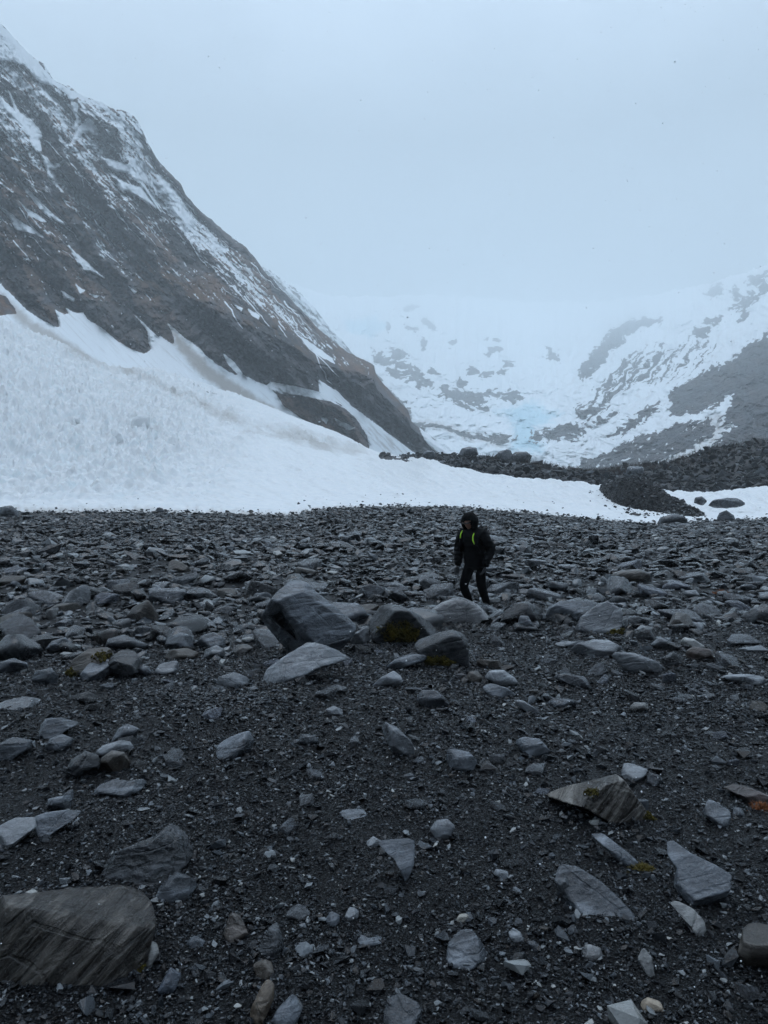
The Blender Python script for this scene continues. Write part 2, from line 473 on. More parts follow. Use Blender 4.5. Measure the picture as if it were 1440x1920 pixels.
wedge0 = [(597, 700), (630, 730), (700, 790), (790, 860), (690, 880), (693, 835), (655, 775), (600, 742)]
env = env * (1 - .85 * sstep(-8, 6, poly_sd(PX, PYm, wedge0, 20)))
dep = dep - sstep(-3, 16, so1) * 16
Y = Y + dep * env * np.clip(Y / 500, .5, 1.2)
Z = EYE + (960 - PYm) / FPX * Y
back = np.clip(T - 1, 0, 1)
Y = Y + back * 900; Z = Z - back * 260
X = (PX - 720) / FPX * Y
snow = .5 + np.clip((sd + wob * .35 + .6) / 4.5, -.75, .75)
# dusting: thin streaks down the gullies, thick in the belt under the ridge and near the top
belt = sstep(-16, 24, poly_sd(PX, PYm, [(250, 300), (330, 350), (400, 430), (480, 520), (560, 600), (640, 665), (690, 690), (640, 690), (560, 640), (480, 590), (400, 520), (330, 440), (270, 370), (210, 310)], 40))
hi = sstep(420, 160, PYm - PX * .25)
dust = .08 + .55 * wob2 + .25 * gul + .30 * fbm2(PX / 5, PYm / 6, 3, seed=98)
strk = fbm2(along / 90, across / 4.2, 4, .6, seed=99)
d_amt = .06 + .27 * hi + .30 * belt + .20 * ramp_ * sstep(760, 420, PYm)
snow = np.maximum(snow, np.clip((np.maximum(dust, strk * .75) + d_amt - .62) * 2.2 + .42, 0, .8) * sstep(.02, .2, Tc) * (PX < 702))
cliffm = sstep(-4, 12, PYm - bench(PX)) * cl
snow = np.where((cliffm > .5) & (sd < -8), snow * .62, snow)
rl = np.random.default_rng(64); run = np.full(PX.shape, -9., np.float32)
for k in range(150):
    if k < 80: x0, y0 = rl.uniform(-60, 260), rl.uniform(150, 470)
    else:
        u = rl.uniform(0, 1); x0, y0 = 240 + 380 * u + rl.normal() * 26, 300 + 360 * u + rl.normal() * 26
    if y0 < sky_l(x0) + 14 or y0 > bench(x0) + 10 or y0 > 560 + .3 * x0: continue
    ln, wd, an = rl.uniform(18, 95), rl.uniform(.35, 1.5), math.radians(rl.normal(47, 6)); pts = [(x0, y0)]
    for q in range(6):
        an2 = an + rl.normal() * .22; pts.append((pts[-1][0] + ln / 6 * math.cos(an2), pts[-1][1] + ln / 6 * math.sin(an2)))
    for q in range(6):
        (ax, ay), (bx, by) = pts[q], pts[q + 1]
        m = (PX > min(ax, bx) - 8) & (PX < max(ax, bx) + 8) & (PYm > min(ay, by) - 8) & (PYm < max(ay, by) + 8)
        if not m.any(): continue
        x, y = PX[m], PYm[m]; ex, ey = bx - ax, by - ay; t_ = np.clip(((x - ax) * ex + (y - ay) * ey) / (ex * ex + ey * ey + 1e-6), 0, 1)
        run[m] = np.maximum(run[m], wd * (1 - .09 * (q + t_)) - np.hypot(x - ax - t_ * ex, y - ay - t_ * ey) + .5 * wob[m] / 6)
snow = np.maximum(snow, np.clip(.5 + run * .45, 0, .95))
topstreak = sstep(-10, 5, poly_sd(PX, PYm, [(-560, -520), (0, 42), (30, 75), (60, 105), (100, 150), (155, 182), (208, 203), (190, 206), (150, 190), (100, 163), (60, 125), (0, 66), (-560, -470)], 14))
snow = np.where(PYm < 215, snow - .62 * topstreak * sstep(.18, .45, fbm2((PX * .8 + PYm * .6) / 22, (PYm * .8 - PX * .6) / 3.2, 3, seed=102)), snow)
# brown brush and rusty grass
brown = sstep(-.15, .35, fbm2(along / 60, across / 26, 5, .6, seed=105) + .1)
brown = np.clip(brown * .55 + .75 * ramp_ * sstep(.0, .5, .4 + fbm2(PX / 50, PYm / 50, 3, seed=350)), 0, 1)
brown *= (1 - .8 * cliffm)
c1 = sstep(-25, 20, poly_sd(PX, PYm, [(130, 420), (200, 380), (262, 440), (280, 500), (240, 530), (180, 480)], 40) + wob)
brown *= (1 - .85 * c1) * (1 - .7 * sstep(-4, 10, so1 + wob))
brown = np.maximum(brown, .9 * sstep(-10, 6, poly_sd(PX, PYm, [(510, 740), (580, 745), (650, 775), (690, 840), (600, 815), (530, 765)], 14)))
tint = sstep(.15, .6, fbm2(along / 34, across / 9, 4, .6, seed=111) + .2) * (.35 + .65 * sstep(-22, 16, poly_sd(PX, PYm, [(260, 470), (330, 510), (420, 545), (500, 600), (600, 672), (650, 700), (600, 690), (500, 640), (420, 592), (330, 560), (200, 500), (130, 420), (0, 330), (0, 250), (120, 350)], 30)))
tint *= (1 - .9 * cliffm) * sstep(150, 330, PYm)
dm = sstep(-6, 8, poly_sd(PX, PYm, [(0, 545), (60, 600), (112, 628), (200, 690), (160, 690), (60, 625), (0, 575)], 14) + wob) * .75
dm = np.maximum(dm, sstep(-6, 8, poly_sd(PX, PYm, [(314, 606), (345, 636), (400, 690), (470, 735), (530, 775), (600, 815), (640, 835), (560, 815), (440, 750), (370, 700), (330, 650)], 14) + wob) * .85)
dm = np.maximum(dm, .35 * sstep(.1, .6, strk))
dm = np.maximum(dm, .55 * sstep(-8, 6, poly_sd(PX, PYm, [(640, 770), (700, 800), (770, 850), (720, 850), (690, 820)], 14)) * sstep(-.2, .4, wob2))
dm = np.where(PYm < 460, dm * .3, dm)
alpine_mesh('mountain', X, Y, Z, snow, brown, dm, tint, M_MOUNT, tone)

# ---- second shoulder behind it
sky2 = curve([(440, 440), (480, 496), (505, 506), (530, 525), (560, 546), (590, 577), (607, 600), (620, 618), (640, 636), (662, 664), (690, 684), (720, 715), (760, 765), (830, 836), (900, 880)])
cpx = np.arange(440, 900, 1.8); tt = np.concatenate([np.linspace(0, 1, 150), [1.02, 1.06, 1.15]])
PX, T = np.meshgrid(cpx, tt); Tc = np.clip(T, 0, 1)
sk = sky2(PX) + fbm2(PX / 11, PX * 0, 4, seed=120) * 3; ft = sk + 130
P2 = ft + (sk - ft) * Tc
Y = 1650 + 500 * Tc + (fbm2((PX + P2) / 60, (P2 - PX) / 22, 5, .55, seed=122)) * 90 * sstep(1, .9, Tc)
Z = EYE + (960 - P2) / FPX * Y
bk = np.clip(T - 1, 0, 1); Y = Y + bk * 2500; Z = Z - bk * 700; X = (PX - 720) / FPX * Y
snow = .56 + .55 * fbm2((PX * .7 + P2 * .7) / 30, (P2 * .7 - PX * .7) / 6, 5, .6, seed=126) + .25 * fbm2(PX / 6, P2 / 6, 3, seed=129)
snow = snow - .30 * sstep(640, 690, P2)
alpine_mesh('mountain', X, Y, Z, snow, snow * 0, snow * 0, snow * 0, M_FAR)

# ---- head of the valley and the right-hand slope
skyf = smooth_curve([(380, 500), (480, 510), (620, 555), (700, 556), (800, 552), (900, 558), (1000, 566), (1100, 566), (1180, 560), (1260, 545), (1330, 532), (1390, 512), (1440, 498), (1600, 440), (1900, 380)], 14)
base_Y = smooth_curve([(380, 1500), (700, 1050), (950, 1050), (1050, 860), (1150, 680), (1300, 490), (1440, 420), (1900, 380)], 25)
top_Y = smooth_curve([(380, 3000), (600, 5200), (700, 6600), (900, 7700), (1020, 7800), (1100, 7500), (1200, 6700), (1300, 5400), (1440, 3800), (1900, 2500)], 25)
cpx = np.arange(430, 1880, 1.9); tt = np.concatenate([np.linspace(0, 1, 420), [1.01, 1.05, 1.12]])
PX, T = np.meshgrid(cpx, tt); Tc = np.clip(T, 0, 1)
sk = skyf(PX) + fbm2(PX / 16, PX * 0, 4, seed=140) * 7; ft = 895 + 0 * PX
P = ft + (sk - ft) * Tc
bY, tY = base_Y(PX), top_Y(PX)
wx, wy = fbm2(PX / 45, P / 30, 4, seed=136) * 16, fbm2(PX / 45, P / 30, 4, seed=138) * 9
PX0, P0 = PX, P; PX, P = PX + wx, P + wy
Y = bY * (tY / bY) ** (Tc ** 1.5)
ridge = poly_sd(PX, P, [(1075, 715), (1095, 675), (1125, 640), (1160, 605), (1185, 592), (1250, 590), (1290, 600), (1260, 640), (1200, 700), (1120, 780), (1080, 790), (1060, 740)], 40)
dsl = (PX * .62 - P * .78); dcr = (PX * .78 + P * .62)               # right slope: along its fall line / across
rg = sstep(980, 1100, PX)
gl = fbm2(dsl / 130, dcr / 24, 5, .55, seed=142, ridged=True); gr = fbm2(PX / 40, P / 26, 5, .55, seed=146)
Y = Y * (1 + sstep(1, .93, Tc) * sstep(0, .1, Tc) * (rg * (gl - .3) * .022 + gr * .06) - .07 * sstep(-30, 20, ridge))
PXW, PW = PX, P; PX, P = PX0, P0
Z = EYE + (960 - P) / FPX * Y
bk = np.clip(T - 1, 0, 1); Y = Y + bk * 5000; Z = Z - bk * 2500; X = (PX - 720) / FPX * Y
PX, P = PXW, PW
n1 = .75 * fbm2(PX / 11, P / 6.5, 3, .55, seed=150) + .40 * fbm2(dsl / 12 * rg + (1 - rg) * (PX + P * .6) / 11, dcr / 3.4 * rg + (1 - rg) * (P - PX * .5) / 3.4, 4, .65, seed=152); n2 = fbm2(dsl / 42, dcr / 5.5, 5, .6, seed=154); n3 = fbm2(PX / 34, P / 22, 3, seed=158)
rock = np.full(PX.shape, -1.0, np.float32)


def blob(cx, cy, rx, ry, ang=0, k=1.0):
    global rock
    a = math.radians(ang); dx, dy = PX - cx, P - cy
    u, v = dx * math.cos(a) + dy * math.sin(a), -dx * math.sin(a) + dy * math.cos(a)
    d = np.sqrt((u / rx) ** 2 + (v / ry) ** 2)
    rock = np.maximum(rock, (1.08 - d) * k + 1.7 * n1 - .0)


for bb in [(745, 662, 18, 8, 20), (720, 674, 22, 8, 28), (742, 700, 15, 9, 35), (776, 706, 27, 12, 38), (798, 716, 15, 8, 25), (755, 683, 22, 6, 25), (815, 697, 13, 5, 15), (795, 645, 5, 11, -28), (725, 613, 5, 9, -28), (803, 607, 15, 5, 25),
           (772, 617, 14, 4, 20), (850, 645, 9, 5, -20), (921, 658, 16, 5, -12), (885, 697, 9, 6, -10), (910, 700, 14, 5, -15), (945, 698, 11, 4, -15), (960, 685, 6, 9, -40), (868, 716, 9, 9, 10), (851, 742, 25, 11, 8),
           (885, 746, 24, 12, 12), (920, 738, 13, 8, 5), (955, 742, 20, 9, 8), (905, 765, 14, 6, 30), (862, 760, 18, 5, 20), (838, 726, 6, 5, 0), (1033, 669, 11, 7, 10), (1023, 655, 4, 10, -25), (1045, 673, 9, 3, 25), (768, 579, 11, 4, 0), (935, 640, 6, 3, 0), (912, 634, 9, 2, -10),
           (930, 822, 26, 8, 2), (1053, 811, 46, 11, -8), (1128, 787, 12, 6, -25), (1150, 776, 10, 5, -10), (1215, 774, 20, 10, -32), (1180, 795, 24, 8, -38), (1150, 812, 9, 5, -20), (1105, 772, 18, 8, -28),
           (1335, 600, 16, 8, -15), (1322, 622, 14, 9, -15), (1400, 566, 22, 13, -20), (1380, 548, 10, 9, -30), (1432, 540, 16, 10, -20), (1342, 545, 16, 9, -30), (1422, 520, 20, 8, -25), (1392, 595, 14, 4, -30)]:
    blob(*bb)
sp = poly_sd(PX, P, [(1080, 712), (1092, 682), (1118, 650), (1150, 618), (1176, 598), (1232, 595), (1236, 606), (1205, 612), (1172, 640), (1140, 668), (1105, 708)], 20)
rock = np.maximum(rock, sp / 14 + .7 * n2 + .9 * n1 - .08)
sp = poly_sd(PX, P, [(1085, 775), (1110, 742), (1150, 705), (1195, 662), (1240, 655), (1262, 675), (1250, 695), (1195, 712), (1150, 738), (1112, 780)], 30)
rock = np.maximum(rock, np.clip(sp / 26, -1, .12) + 1.35 * n2 + .6 * n1 - .02)
sp = poly_sd(PX, P, [(1180, 690), (1300, 640), (1340, 650), (1300, 690), (1230, 720)], 40)
rock = np.maximum(rock, np.clip(sp / 26, -1, .0) + 1.0 * n2 + .4 * n1 - .12)
mass = [(1900, 480), (1600, 570), (1440, 625), (1400, 640), (1382, 664), (1345, 682), (1300, 706), (1275, 721), (1255, 740), (1250, 765), (1265, 782), (1310, 776), (1345, 758), (1372, 742), (1372, 757), (1362, 772), (1350, 792), (1372, 798),
        (1340, 830), (1350, 842), (1420, 870), (1900, 900)]
sp = poly_sd(PX, P, mass, 60)
rock = np.maximum(rock, np.clip(sp / 12, -3, 1.6) + .9 * n2 + 1.3 * n1 - .1)
sp = poly_sd(PX, P, [(1085, 868), (1150, 842), (1200, 818), (1262, 801), (1320, 786), (1345, 800), (1330, 822), (1270, 850), (1200, 880), (1090, 890)], 30)
rock = np.maximum(rock, np.clip(sp / 12, -2, .28) + 1.0 * n2 + .9 * n1 + .12)
sp = poly_sd(PX, P, [(770, 783), (800, 786), (850, 800), (890, 812), (940, 826), (940, 836), (880, 828), (820, 806), (780, 796)], 20)
gm = .75 * sstep(-6, 6, sp + 6 * n1)
rock = np.maximum(rock, sp / 9 + .8 * n1 - .45)
sp = poly_sd(PX, P, [(690, 690), (702, 700), (760, 755), (830, 840), (800, 850), (740, 790)], 20)
rock = np.maximum(rock, sp / 9 + n1 - .35)
snow = .5 - (rock - .25 * fbm2(PX / 4.5, P / 3.5, 3, .7, seed=330)) * 1.9
snow = snow - .25 * np.clip(n2 * rg - .15, 0, 1)
ice = sstep(-4, 10, poly_sd(PX, P, [(640, 600), (700, 590), (730, 612), (700, 640), (655, 622)], 20) + 10 * n1) * .9
ice = np.maximum(ice, sstep(-10, 14, poly_sd(PX, P, [(930, 770), (1000, 750), (1050, 780), (1010, 800), (1020, 850), (960, 850), (960, 800)], 30) + 14 * n1))
dirt = np.maximum(gm, .7 * sstep(-14, 14, poly_sd(PX, P, [(1090, 880), (1190, 838), (1290, 800), (1360, 770), (1375, 800), (1330, 850), (1230, 900), (1090, 900)], 20) + 10 * n2))
dirt = np.maximum(dirt, .4 * rg * sstep(.0, .5, n2) * sstep(540, 700, P))
alpine_mesh('mountain', X, Y, Z, snow, .25 * sstep(-.3, .4, n3), dirt * (.35 + .65 * sstep(-.3, .3, n1)), ice, M_FAR)

# ---- valley floor: one broad sheet under everything, out to the far slopes
xs = np.linspace(-6500, 6500, 120); ys = np.concatenate([[-400, -60], np.linspace(70, 2000, 60), np.linspace(2100, 9300, 30)])
XX, YY = np.meshgrid(xs, ys)
ZZ = -9 + np.clip(YY - 70, 0, 2000) * .012 - np.clip(3.0 - np.abs(YY) / 60, 0, 3)
me = mesh_np('terrain', np.stack([XX, YY, ZZ], -1).reshape(-1, 3), grid_faces(*XX.shape))
vattr(me, 'dirt', np.zeros(XX.size)); vattr(me, 'rough', np.zeros(XX.size))
tag(add_obj('terrain', me, M_SNOW), kind='structure')

# ---- moraine: a long ridge of rubble behind the snow strip
crest_py = smooth_curve([(700, 862), (745, 858), (765, 851), (800, 848), (860, 849), (900, 855), (950, 859), (1000, 868), (1050, 875), (1100, 880), (1150, 878), (1200, 870), (1250, 862), (1300, 851), (1345, 832), (1400, 824), (1440, 819), (1900, 790)], 6)
mY = smooth_curve([(700, 215), (765, 172), (850, 140), (900, 130), (1000, 118), (2000, 116)], 8)
cpx = np.arange(716, 1900, 2.2); tt = np.concatenate([np.linspace(-.1, 1, 70), 1 + np.array([.1, .3, .7, 1.2])])
PX, T = np.meshgrid(cpx, tt); Tc = np.clip(T, 0, 1)
fp, cp = foot_py(PX) + 6, crest_py(PX) + 4
P = fp + (cp - fp) * Tc
Y = mY(PX) * (1 + .45 * Tc) - np.clip(-T, 0, 1) * 30
Z = EYE + (960 - P) / FPX * Y - np.clip(-T, 0, 1) * 12
bk = np.clip(T - 1, 0, 2); Y = Y + bk * 60; Z = Z - bk * 14
X = (PX - 720) / FPX * Y
Z = Z + (fbm2(X * .16, Y * .16, 4, seed=170) * 1.1 + fbm2(X * .7, Y * .7, 3, seed=174) * .4) * sstep(0, .2, Tc)
MOR = (X.copy(), Y.copy(), Z.copy(), PX.copy(), Tc.copy())


def mat_rubble_base():
    n = NT('moraine_earth'); c = n.coord('Object')
    a = n.noise(c, .35, 6, .65); b = n.noise(c, 2.5, 6, .7)
    col = n.mix(n.rng(a, .35, .7), (.016, .0165, .018), (.034, .031, .030))
    col = n.mix(n.rng(b, .45, .75, 0, .7), col, (.05, .042, .036))
    return n.done(col, .6, n.bump(b, 1.0, .5))


M_RUB = mat_rubble_base()
tag(add_obj('hill', mesh_np('hill', np.stack([X, Y, Z], -1).reshape(-1, 3), grid_faces(*PX.shape)), M_RUB), kind='structure')
# ================================================================ stones
def ico(sub):
    bm = bmesh.new(); bmesh.ops.create_icosphere(bm, subdivisions=sub, radius=1.0)
    bm.verts.ensure_lookup_table()
    V = np.array([v.co[:] for v in bm.verts], np.float32); F = np.array([[v.index for v in f.verts] for f in bm.faces], np.int32)
    bm.free(); return V, F


ICO = {k: ico(k) for k in (1, 2, 3, 4, 5)}
ICO6 = None


def rand_dirs(rng, n):
    d = rng.normal(size=(n, 3)); return d / np.linalg.norm(d, axis=1)[:, None]


def clip_radius(D, N, d, soft=.03):
    """radius along directions D of the solid bounded by planes N.x = d, its edges rounded by soft"""
    q = D @ N.T
    r = np.where(q > .02, d[None] / np.maximum(q, .02), 60.0)
    return -soft * np.log(np.exp(-np.clip((r - r.min(1)[:, None]) / soft, 0, 60)).sum(1)) + r.min(1)


def stone_shape(rng, sub=3, ax=(1, .75, .5), planes=13, soft=.04, rough=.02, bed=0.0, low=.74):
    D, F = ICO[sub]
    N = rand_dirs(rng, planes)
    base = np.vstack([np.eye(3), -np.eye(3)]) + rng.normal(size=(6, 3)) * .16
    base /= np.linalg.norm(base, axis=1)[:, None]
    N = np.vstack([N, base]); d = np.concatenate([rng.uniform(low, 1.02, planes), rng.uniform(.82, 1.0, 6)])
    r = clip_radius(D.astype(float), N, d, soft)
    V = D * r[:, None]
    if rough:
        nz = fbm3(V * 1.6 + rng.uniform(0, 90, 3), 3) * .9 + fbm3(V * 5 + rng.uniform(0, 90, 3), 3, ridged=True) * .35
        V = V * (1 + rough * nz)[:, None]
    V = V * np.array(ax)
    if bed:
        k = np.sin(V[:, 2] * 34 / ax[2] * .5 + 3 * fbm3(V * 2, 2)); V[:, :2] *= (1 + bed * k)[:, None]
    return V.astype(np.float32), F


def hull_chip(rng, n=9, ax=(1, .7, .28)):
    """a splintered flake: few flat faces"""
    bm = bmesh.new()
    P = rand_dirs(rng, n) * rng.uniform(.8, 1.1, (n, 1))
    P[:, 2] = np.sign(P[:, 2]) * np.abs(P[:, 2]) ** .5
    for p in P * np.array(ax): bm.verts.new(p)
    bmesh.ops.convex_hull(bm, input=bm.verts)
    bmesh.ops.delete(bm, geom=[v for v in bm.verts if not v.link_faces], context='VERTS')
    bmesh.ops.triangulate(bm, faces=bm.faces)
    bmesh.ops.recalc_face_normals(bm, faces=bm.faces)
    bm.verts.ensure_lookup_table(); bm.verts.index_update()
    V = np.array([v.co[:] for v in bm.verts], np.float32); F = np.array([[v.index for v in f.verts] for f in bm.faces], np.int32)
    bm.free(); return V, F


def rot_batch(yaw, tx, ty):
    c, s = np.cos(yaw), np.sin(yaw); cx, sx = np.cos(tx), np.sin(tx); cy, sy = np.cos(ty), np.sin(ty); o = np.ones_like(c); z = o * 0
    Rz = np.stack([c, -s, z, s, c, z, z, z, o], -1).reshape(-1, 3, 3)
    Rx = np.stack([o, z, z, z, cx, -sx, z, sx, cx], -1).reshape(-1, 3, 3)
    Ry = np.stack([cy, z, sy, z, o, z, -sy, z, cy], -1).reshape(-1, 3, 3)
    return Rz @ Rx @ Ry


def scatter_mesh(name, protos, which, P, S, R, mat, smooth, tint):
    Vs, Fs, Ts, off = [], [], [], 0
    for k, (pv, pf) in enumerate(protos):
        m = np.nonzero(which == k)[0]
        if not len(m): continue
        v = np.einsum('nij,vj->nvi', R[m], pv) * S[m][:, None, :] if S.ndim == 3 else np.einsum('nij,nvj->nvi', R[m], pv[None] * S[m][:, None, :])
        v = v + P[m][:, None, :]
        f = pf[None] + (np.arange(len(m)) * len(pv))[:, None, None] + off
        Vs.append(v.reshape(-1, 3)); Fs.append(f.reshape(-1, 3)); off += len(m) * len(pv)
        Ts.append(np.repeat(tint[m], len(pv)))
    me = mesh_np(name, np.concatenate(Vs), np.concatenate(Fs), smooth)
    vattr(me, 'stone', np.concatenate(Ts))
    return add_obj(name, me, mat)


STONE_RAMP = [(0, (.0012, .0016, .0022)), (.30, (.0034, .0044, .0058)), (.52, (.0095, .0117, .0145)), (.70, (.046, .054, .063)), (.80, (.0165, .0145, .014)), (.84, (.020, .016, .0125)), (.89, (.13, .145, .16)), (.982, (.22, .235, .24)), (1, (.38, .38, .36))]


def mat_stones(name, sc, rlo=.16, rhi=.38, spec=.20):
    n = NT(name); c = n.coord('Object'); t = n.attr('stone')
    col = n.ramp(t, STONE_RAMP)
    a = n.noise(c, sc, 4, .65)
    col = n.mix(n.rng(a, .3, .75, 0, .5), col, n.mix(.5, col, (.065, .07, .077)))
    return n.done(col, n.rng(a, .3, .7, rlo, rhi), n.bump(a, .45, .35 / sc), spec)


def mat_rock(name, dark, mid, pale, sc=1.0, bed=(1, 1, 5), rough=(.14, .36), stain=None, rot=(.35, .2, 0), lay=.55):
    n = NT(name); c = n.coord('Object')
    oi = n.n.new('ShaderNodeObjectInfo')
    vec = n.n.new('ShaderNodeVectorMath'); vec.operation = 'ADD'
    n.l(c, vec.inputs[0]); n.l(oi.outputs['Location'], vec.inputs[1]); c = vec.outputs[0]
    a = n.noise(c, 2.2 * sc, 8, .65, .3); b = n.noise(c, 13 * sc, 6, .68)
    m = n.mapping(n.mapping(c, (1, 1, 1), rot), bed); l = n.noise(m, 3.2 * sc, 6, .6, .6); fine = n.noise(c, 60 * sc, 4, .7)
    col = n.mix(n.rng(a, .32, .66), dark, mid)
    col = n.mix(n.rng(l, .48, .66, 0, .8), col, pale)
    col = n.mix(n.rng(b, .5, .8, 0, .5), col, tuple(x * .45 for x in dark))
    col = n.mix(n.rng(fine, .52, .8, 0, .45), col, pale)
    if stain: col = n.mix(n.rng(n.noise(c, 1.5 * sc, 5, .6), .5, .68, 0, .8), col, stain)
    col = n.mix(1.0, col, oi.outputs['Color'], 'MULTIPLY')
    cr = n.voro(n.mapping(c, (1, 1, 1.6), (.5, .3, .2)), 2.6 * sc, 'DISTANCE_TO_EDGE')
    crack = n.rng(n.math('ADD', cr, n.math('MULTIPLY', n.math('SUBTRACT', a, .5), .25)), 0, .02, -.6, 0)
    h = n.math('ADD', n.math('ADD', n.math('MULTIPLY', l, lay), n.math('MULTIPLY', b, .5)), n.math('ADD', n.math('MULTIPLY', fine, .12), n.math('MULTIPLY', crack, .25)))
    return n.done(col, n.rng(a, .3, .7, *rough), n.bump(h, .75, .045 / sc), .5)


M_SLATE = mat_rock('wet_slate', (.011, .013, .016), (.042, .048, .056), (.13, .143, .16))
M_DARK = mat_rock('dark_wet_rock', (.004, .0046, .0055), (.012, .0135, .0155), (.045, .048, .053))
M_PALE = mat_rock('pale_grey_rock', (.075, .082, .091), (.19, .204, .222), (.36, .38, .40))
M_BROWN = mat_rock('brown_stained_rock', (.007, .0065, .006), (.026, .022, .018), (.115, .105, .094), 1.0, (1, 1, 4), (.25, .5), (.016, .0105, .006))
M_FOLD = mat_rock('foliated_brown_rock', (.005, .0045, .004), (.036, .029, .022), (.21, .19, .165), 1.3, (1, 1, 7), (.22, .5), (.016, .010, .005), (.2, .85, 0), 1.5)
M_WHITE = mat_rock('quartz_veined_rock', (.16, .165, .165), (.30, .30, .29), (.50, .50, .48))
M_CHIPS = mat_stones('shale_chips', 30)
M_COBBLE = mat_stones('wet_cobbles', 9, .14, .34, .38)


def mat_moss():
    n = NT('wet_moss'); c = n.coord('Object'); a = n.noise(c, 9, 5, .6); b = n.noise(c, 60, 4, .7)
    col = n.mix(n.rng(a, .35, .65), (.025, .022, .006), (.13, .105, .016))
    col = n.mix(n.rng(b, .4, .7, 0, .6), col, (.012, .010, .004))
    return n.done(col, .8, n.bump(b, 1, .02), .2)


M_MOSS = mat_moss()

# ---------------------------------------------------------------- rocks traced one by one
HERO = []          # (name, x, y, radius) used to keep loose stones out of them


def hero(outline, thick, label, mat=None, planes=(), tint=1.0, sub=4, name='rock', cat='rock', group=None, soft=.014, rough=.045, lean=.5, sink=.12, seed=0, anchor=None, auto=9, bulge=2.6, col=None, base=None, ledge=0.0, ldir=(.25, .1, 1.0), carve=None):
    """a solid whose outline from the path is the given polygon (photograph pixels), standing where its lowest edge meets the gravel.
    thick: metres along the line of sight; planes: (nx,ny,nz,d) facets, d as a share of the half-size."""
    global ICO6
    rng = np.random.default_rng(seed + int(outline[0][0] * 7 + outline[0][1]))
    O = np.array(outline, float)
    by = anchor if anchor is not None else O[:, 1].max()
    bx = O[:, 0][np.argmax(O[:, 1])] if anchor is None else O[:, 0].mean()
    Yb = base if base is not None else ray_ground(bx, by)
    Yc = Yb + thick * lean
    # local frame across the sight line
    cx, cy = (O[:, 0].min() + O[:, 0].max()) / 2, (O[:, 1].min() + O[:, 1].max()) / 2
    ctr = Vector(((cx - 720) / FPX * Yc, Yc, EYE + (960 - cy) / FPX * Yc))
    view = (ctr - Vector((0, 0, EYE))).normalized()
    right = view.cross(Vector((0, 0, 1))).normalized(); up = right.cross(view)
    sc = Yc / FPX
    L = np.stack([(O[:, 0] - cx) * sc, (cy - O[:, 1]) * sc / max(view.xy.length, .5)], -1)
    low = L[:, 1] < L[:, 1].min() * .55
    L[low, 1] -= sink * (L[:, 1].max() - L[:, 1].min())
    # radial outline
    ang = np.linspace(-np.pi, np.pi, 361); R = np.zeros(361)
    for i, a in enumerate(ang):
        dx, dy = math.cos(a), math.sin(a); best = 0
        for j in range(len(L)):
            p, q = L[j], L[(j + 1) % len(L)]; e = q - p
            den = dx * e[1] - dy * e[0]
            if abs(den) < 1e-12: continue
            t = (p[0] * e[1] - p[1] * e[0]) / den; u = (p[0] * dy - p[1] * dx) / den
            if t > 0 and -1e-6 <= u <= 1 + 1e-6: best = max(best, t)
        R[i] = best
    if (R <= 0).any(): R[R <= 0] = R[R > 0].min()
    k = np.ones(7) / 7; R2 = np.convolve(np.concatenate([R[-8:-1], R, R[1:8]]), k, 'same')[7:-7]; R = .85 * R + .15 * R2
    if sub == 6 and ICO6 is None: ICO6 = ico(6)
    D, F = ICO6 if sub == 6 else ICO[sub]
    u, w, v = D[:, 0], D[:, 1], D[:, 2]
    phi = np.arctan2(v, u); Rp = np.interp(phi, ang, R)
    rho = (1 - np.abs(w) ** bulge) ** (1 / bulge)
    V = np.stack([Rp * rho * np.cos(phi), w * thick * .5, Rp * rho * np.sin(phi)], -1)
    H = np.array([(L[:, 0].max() - L[:, 0].min()) / 2, thick / 2, (L[:, 1].max() - L[:, 1].min()) / 2])
    # facets in world directions, measured from the middle
    M = np.array([right[:], view[:], up[:]])          # rows: local axes
    r0 = np.linalg.norm(V, axis=1) + 1e-9; Dn = V / r0[:, None]
    Ns, ds = [], []
    for (a, b2, c2, dd) in planes:
        nl = M @ np.array([a, b2, c2], float); nl /= np.linalg.norm(nl)
        Ns.append(nl); ds.append(dd * np.linalg.norm(nl * H))
    for i in range(auto):
        nl = rand_dirs(rng, 1)[0]; nl[1] = nl[1] if abs(nl[1]) > .35 else .5 * np.sign(nl[1] + 1e-6); nl /= np.linalg.norm(nl)
        Ns.append(nl); ds.append(rng.uniform(.64, .96) * np.linalg.norm(nl * H))
    size = float(np.cbrt(H[0] * H[1] * H[2]))
    if Ns:
        Ns = np.array(Ns); ds = np.array(ds)
        q = Dn @ Ns.T
        r = np.where(q > .02, ds[None] / np.maximum(q, .02), 1e3)
        r = np.concatenate([r, r0[:, None]], 1); s = soft * size; mn = r.min(1)
        r = mn - s * np.log(np.exp(-np.clip((r - mn[:, None]) / s, 0, 60)).sum(1))
        V = Dn * np.maximum(r, .05 * r0)[:, None]
    nz = fbm3(V / size * 1.2 + rng.uniform(0, 90, 3), 4) * 1.0 + .6 * fbm3(V / size * 4.0 + rng.uniform(0, 90, 3), 4, ridged=True)
    if ledge:
        bd = V @ np.array(ldir) / size * 5 + fbm3(V / size * 2, 3) * 1.2
        nz = nz + ledge * (np.abs((bd % 1) - .5) * 4 - 1)
    V = V + Dn * (rough * size * nz)[:, None]
    W = V @ M + np.array(ctr[:])
    if carve:
        for poly, dpt in carve:
            qx, qy = pxy(W[:, 0], W[:, 1], W[:, 2]); front = V[:, 1] < 0
            sdc = poly_sd(qx, qy, poly, 12); W = W + np.array(view[:]) * (dpt * sstep(-1.5, 5, sdc + 1.5 * fbm3(V / size * 6, 3)) * front)[:, None]
    gx, gy = ctr.x, ctr.y
    gz = float(zg(gx, gy))
    org = np.array([gx, gy, gz])
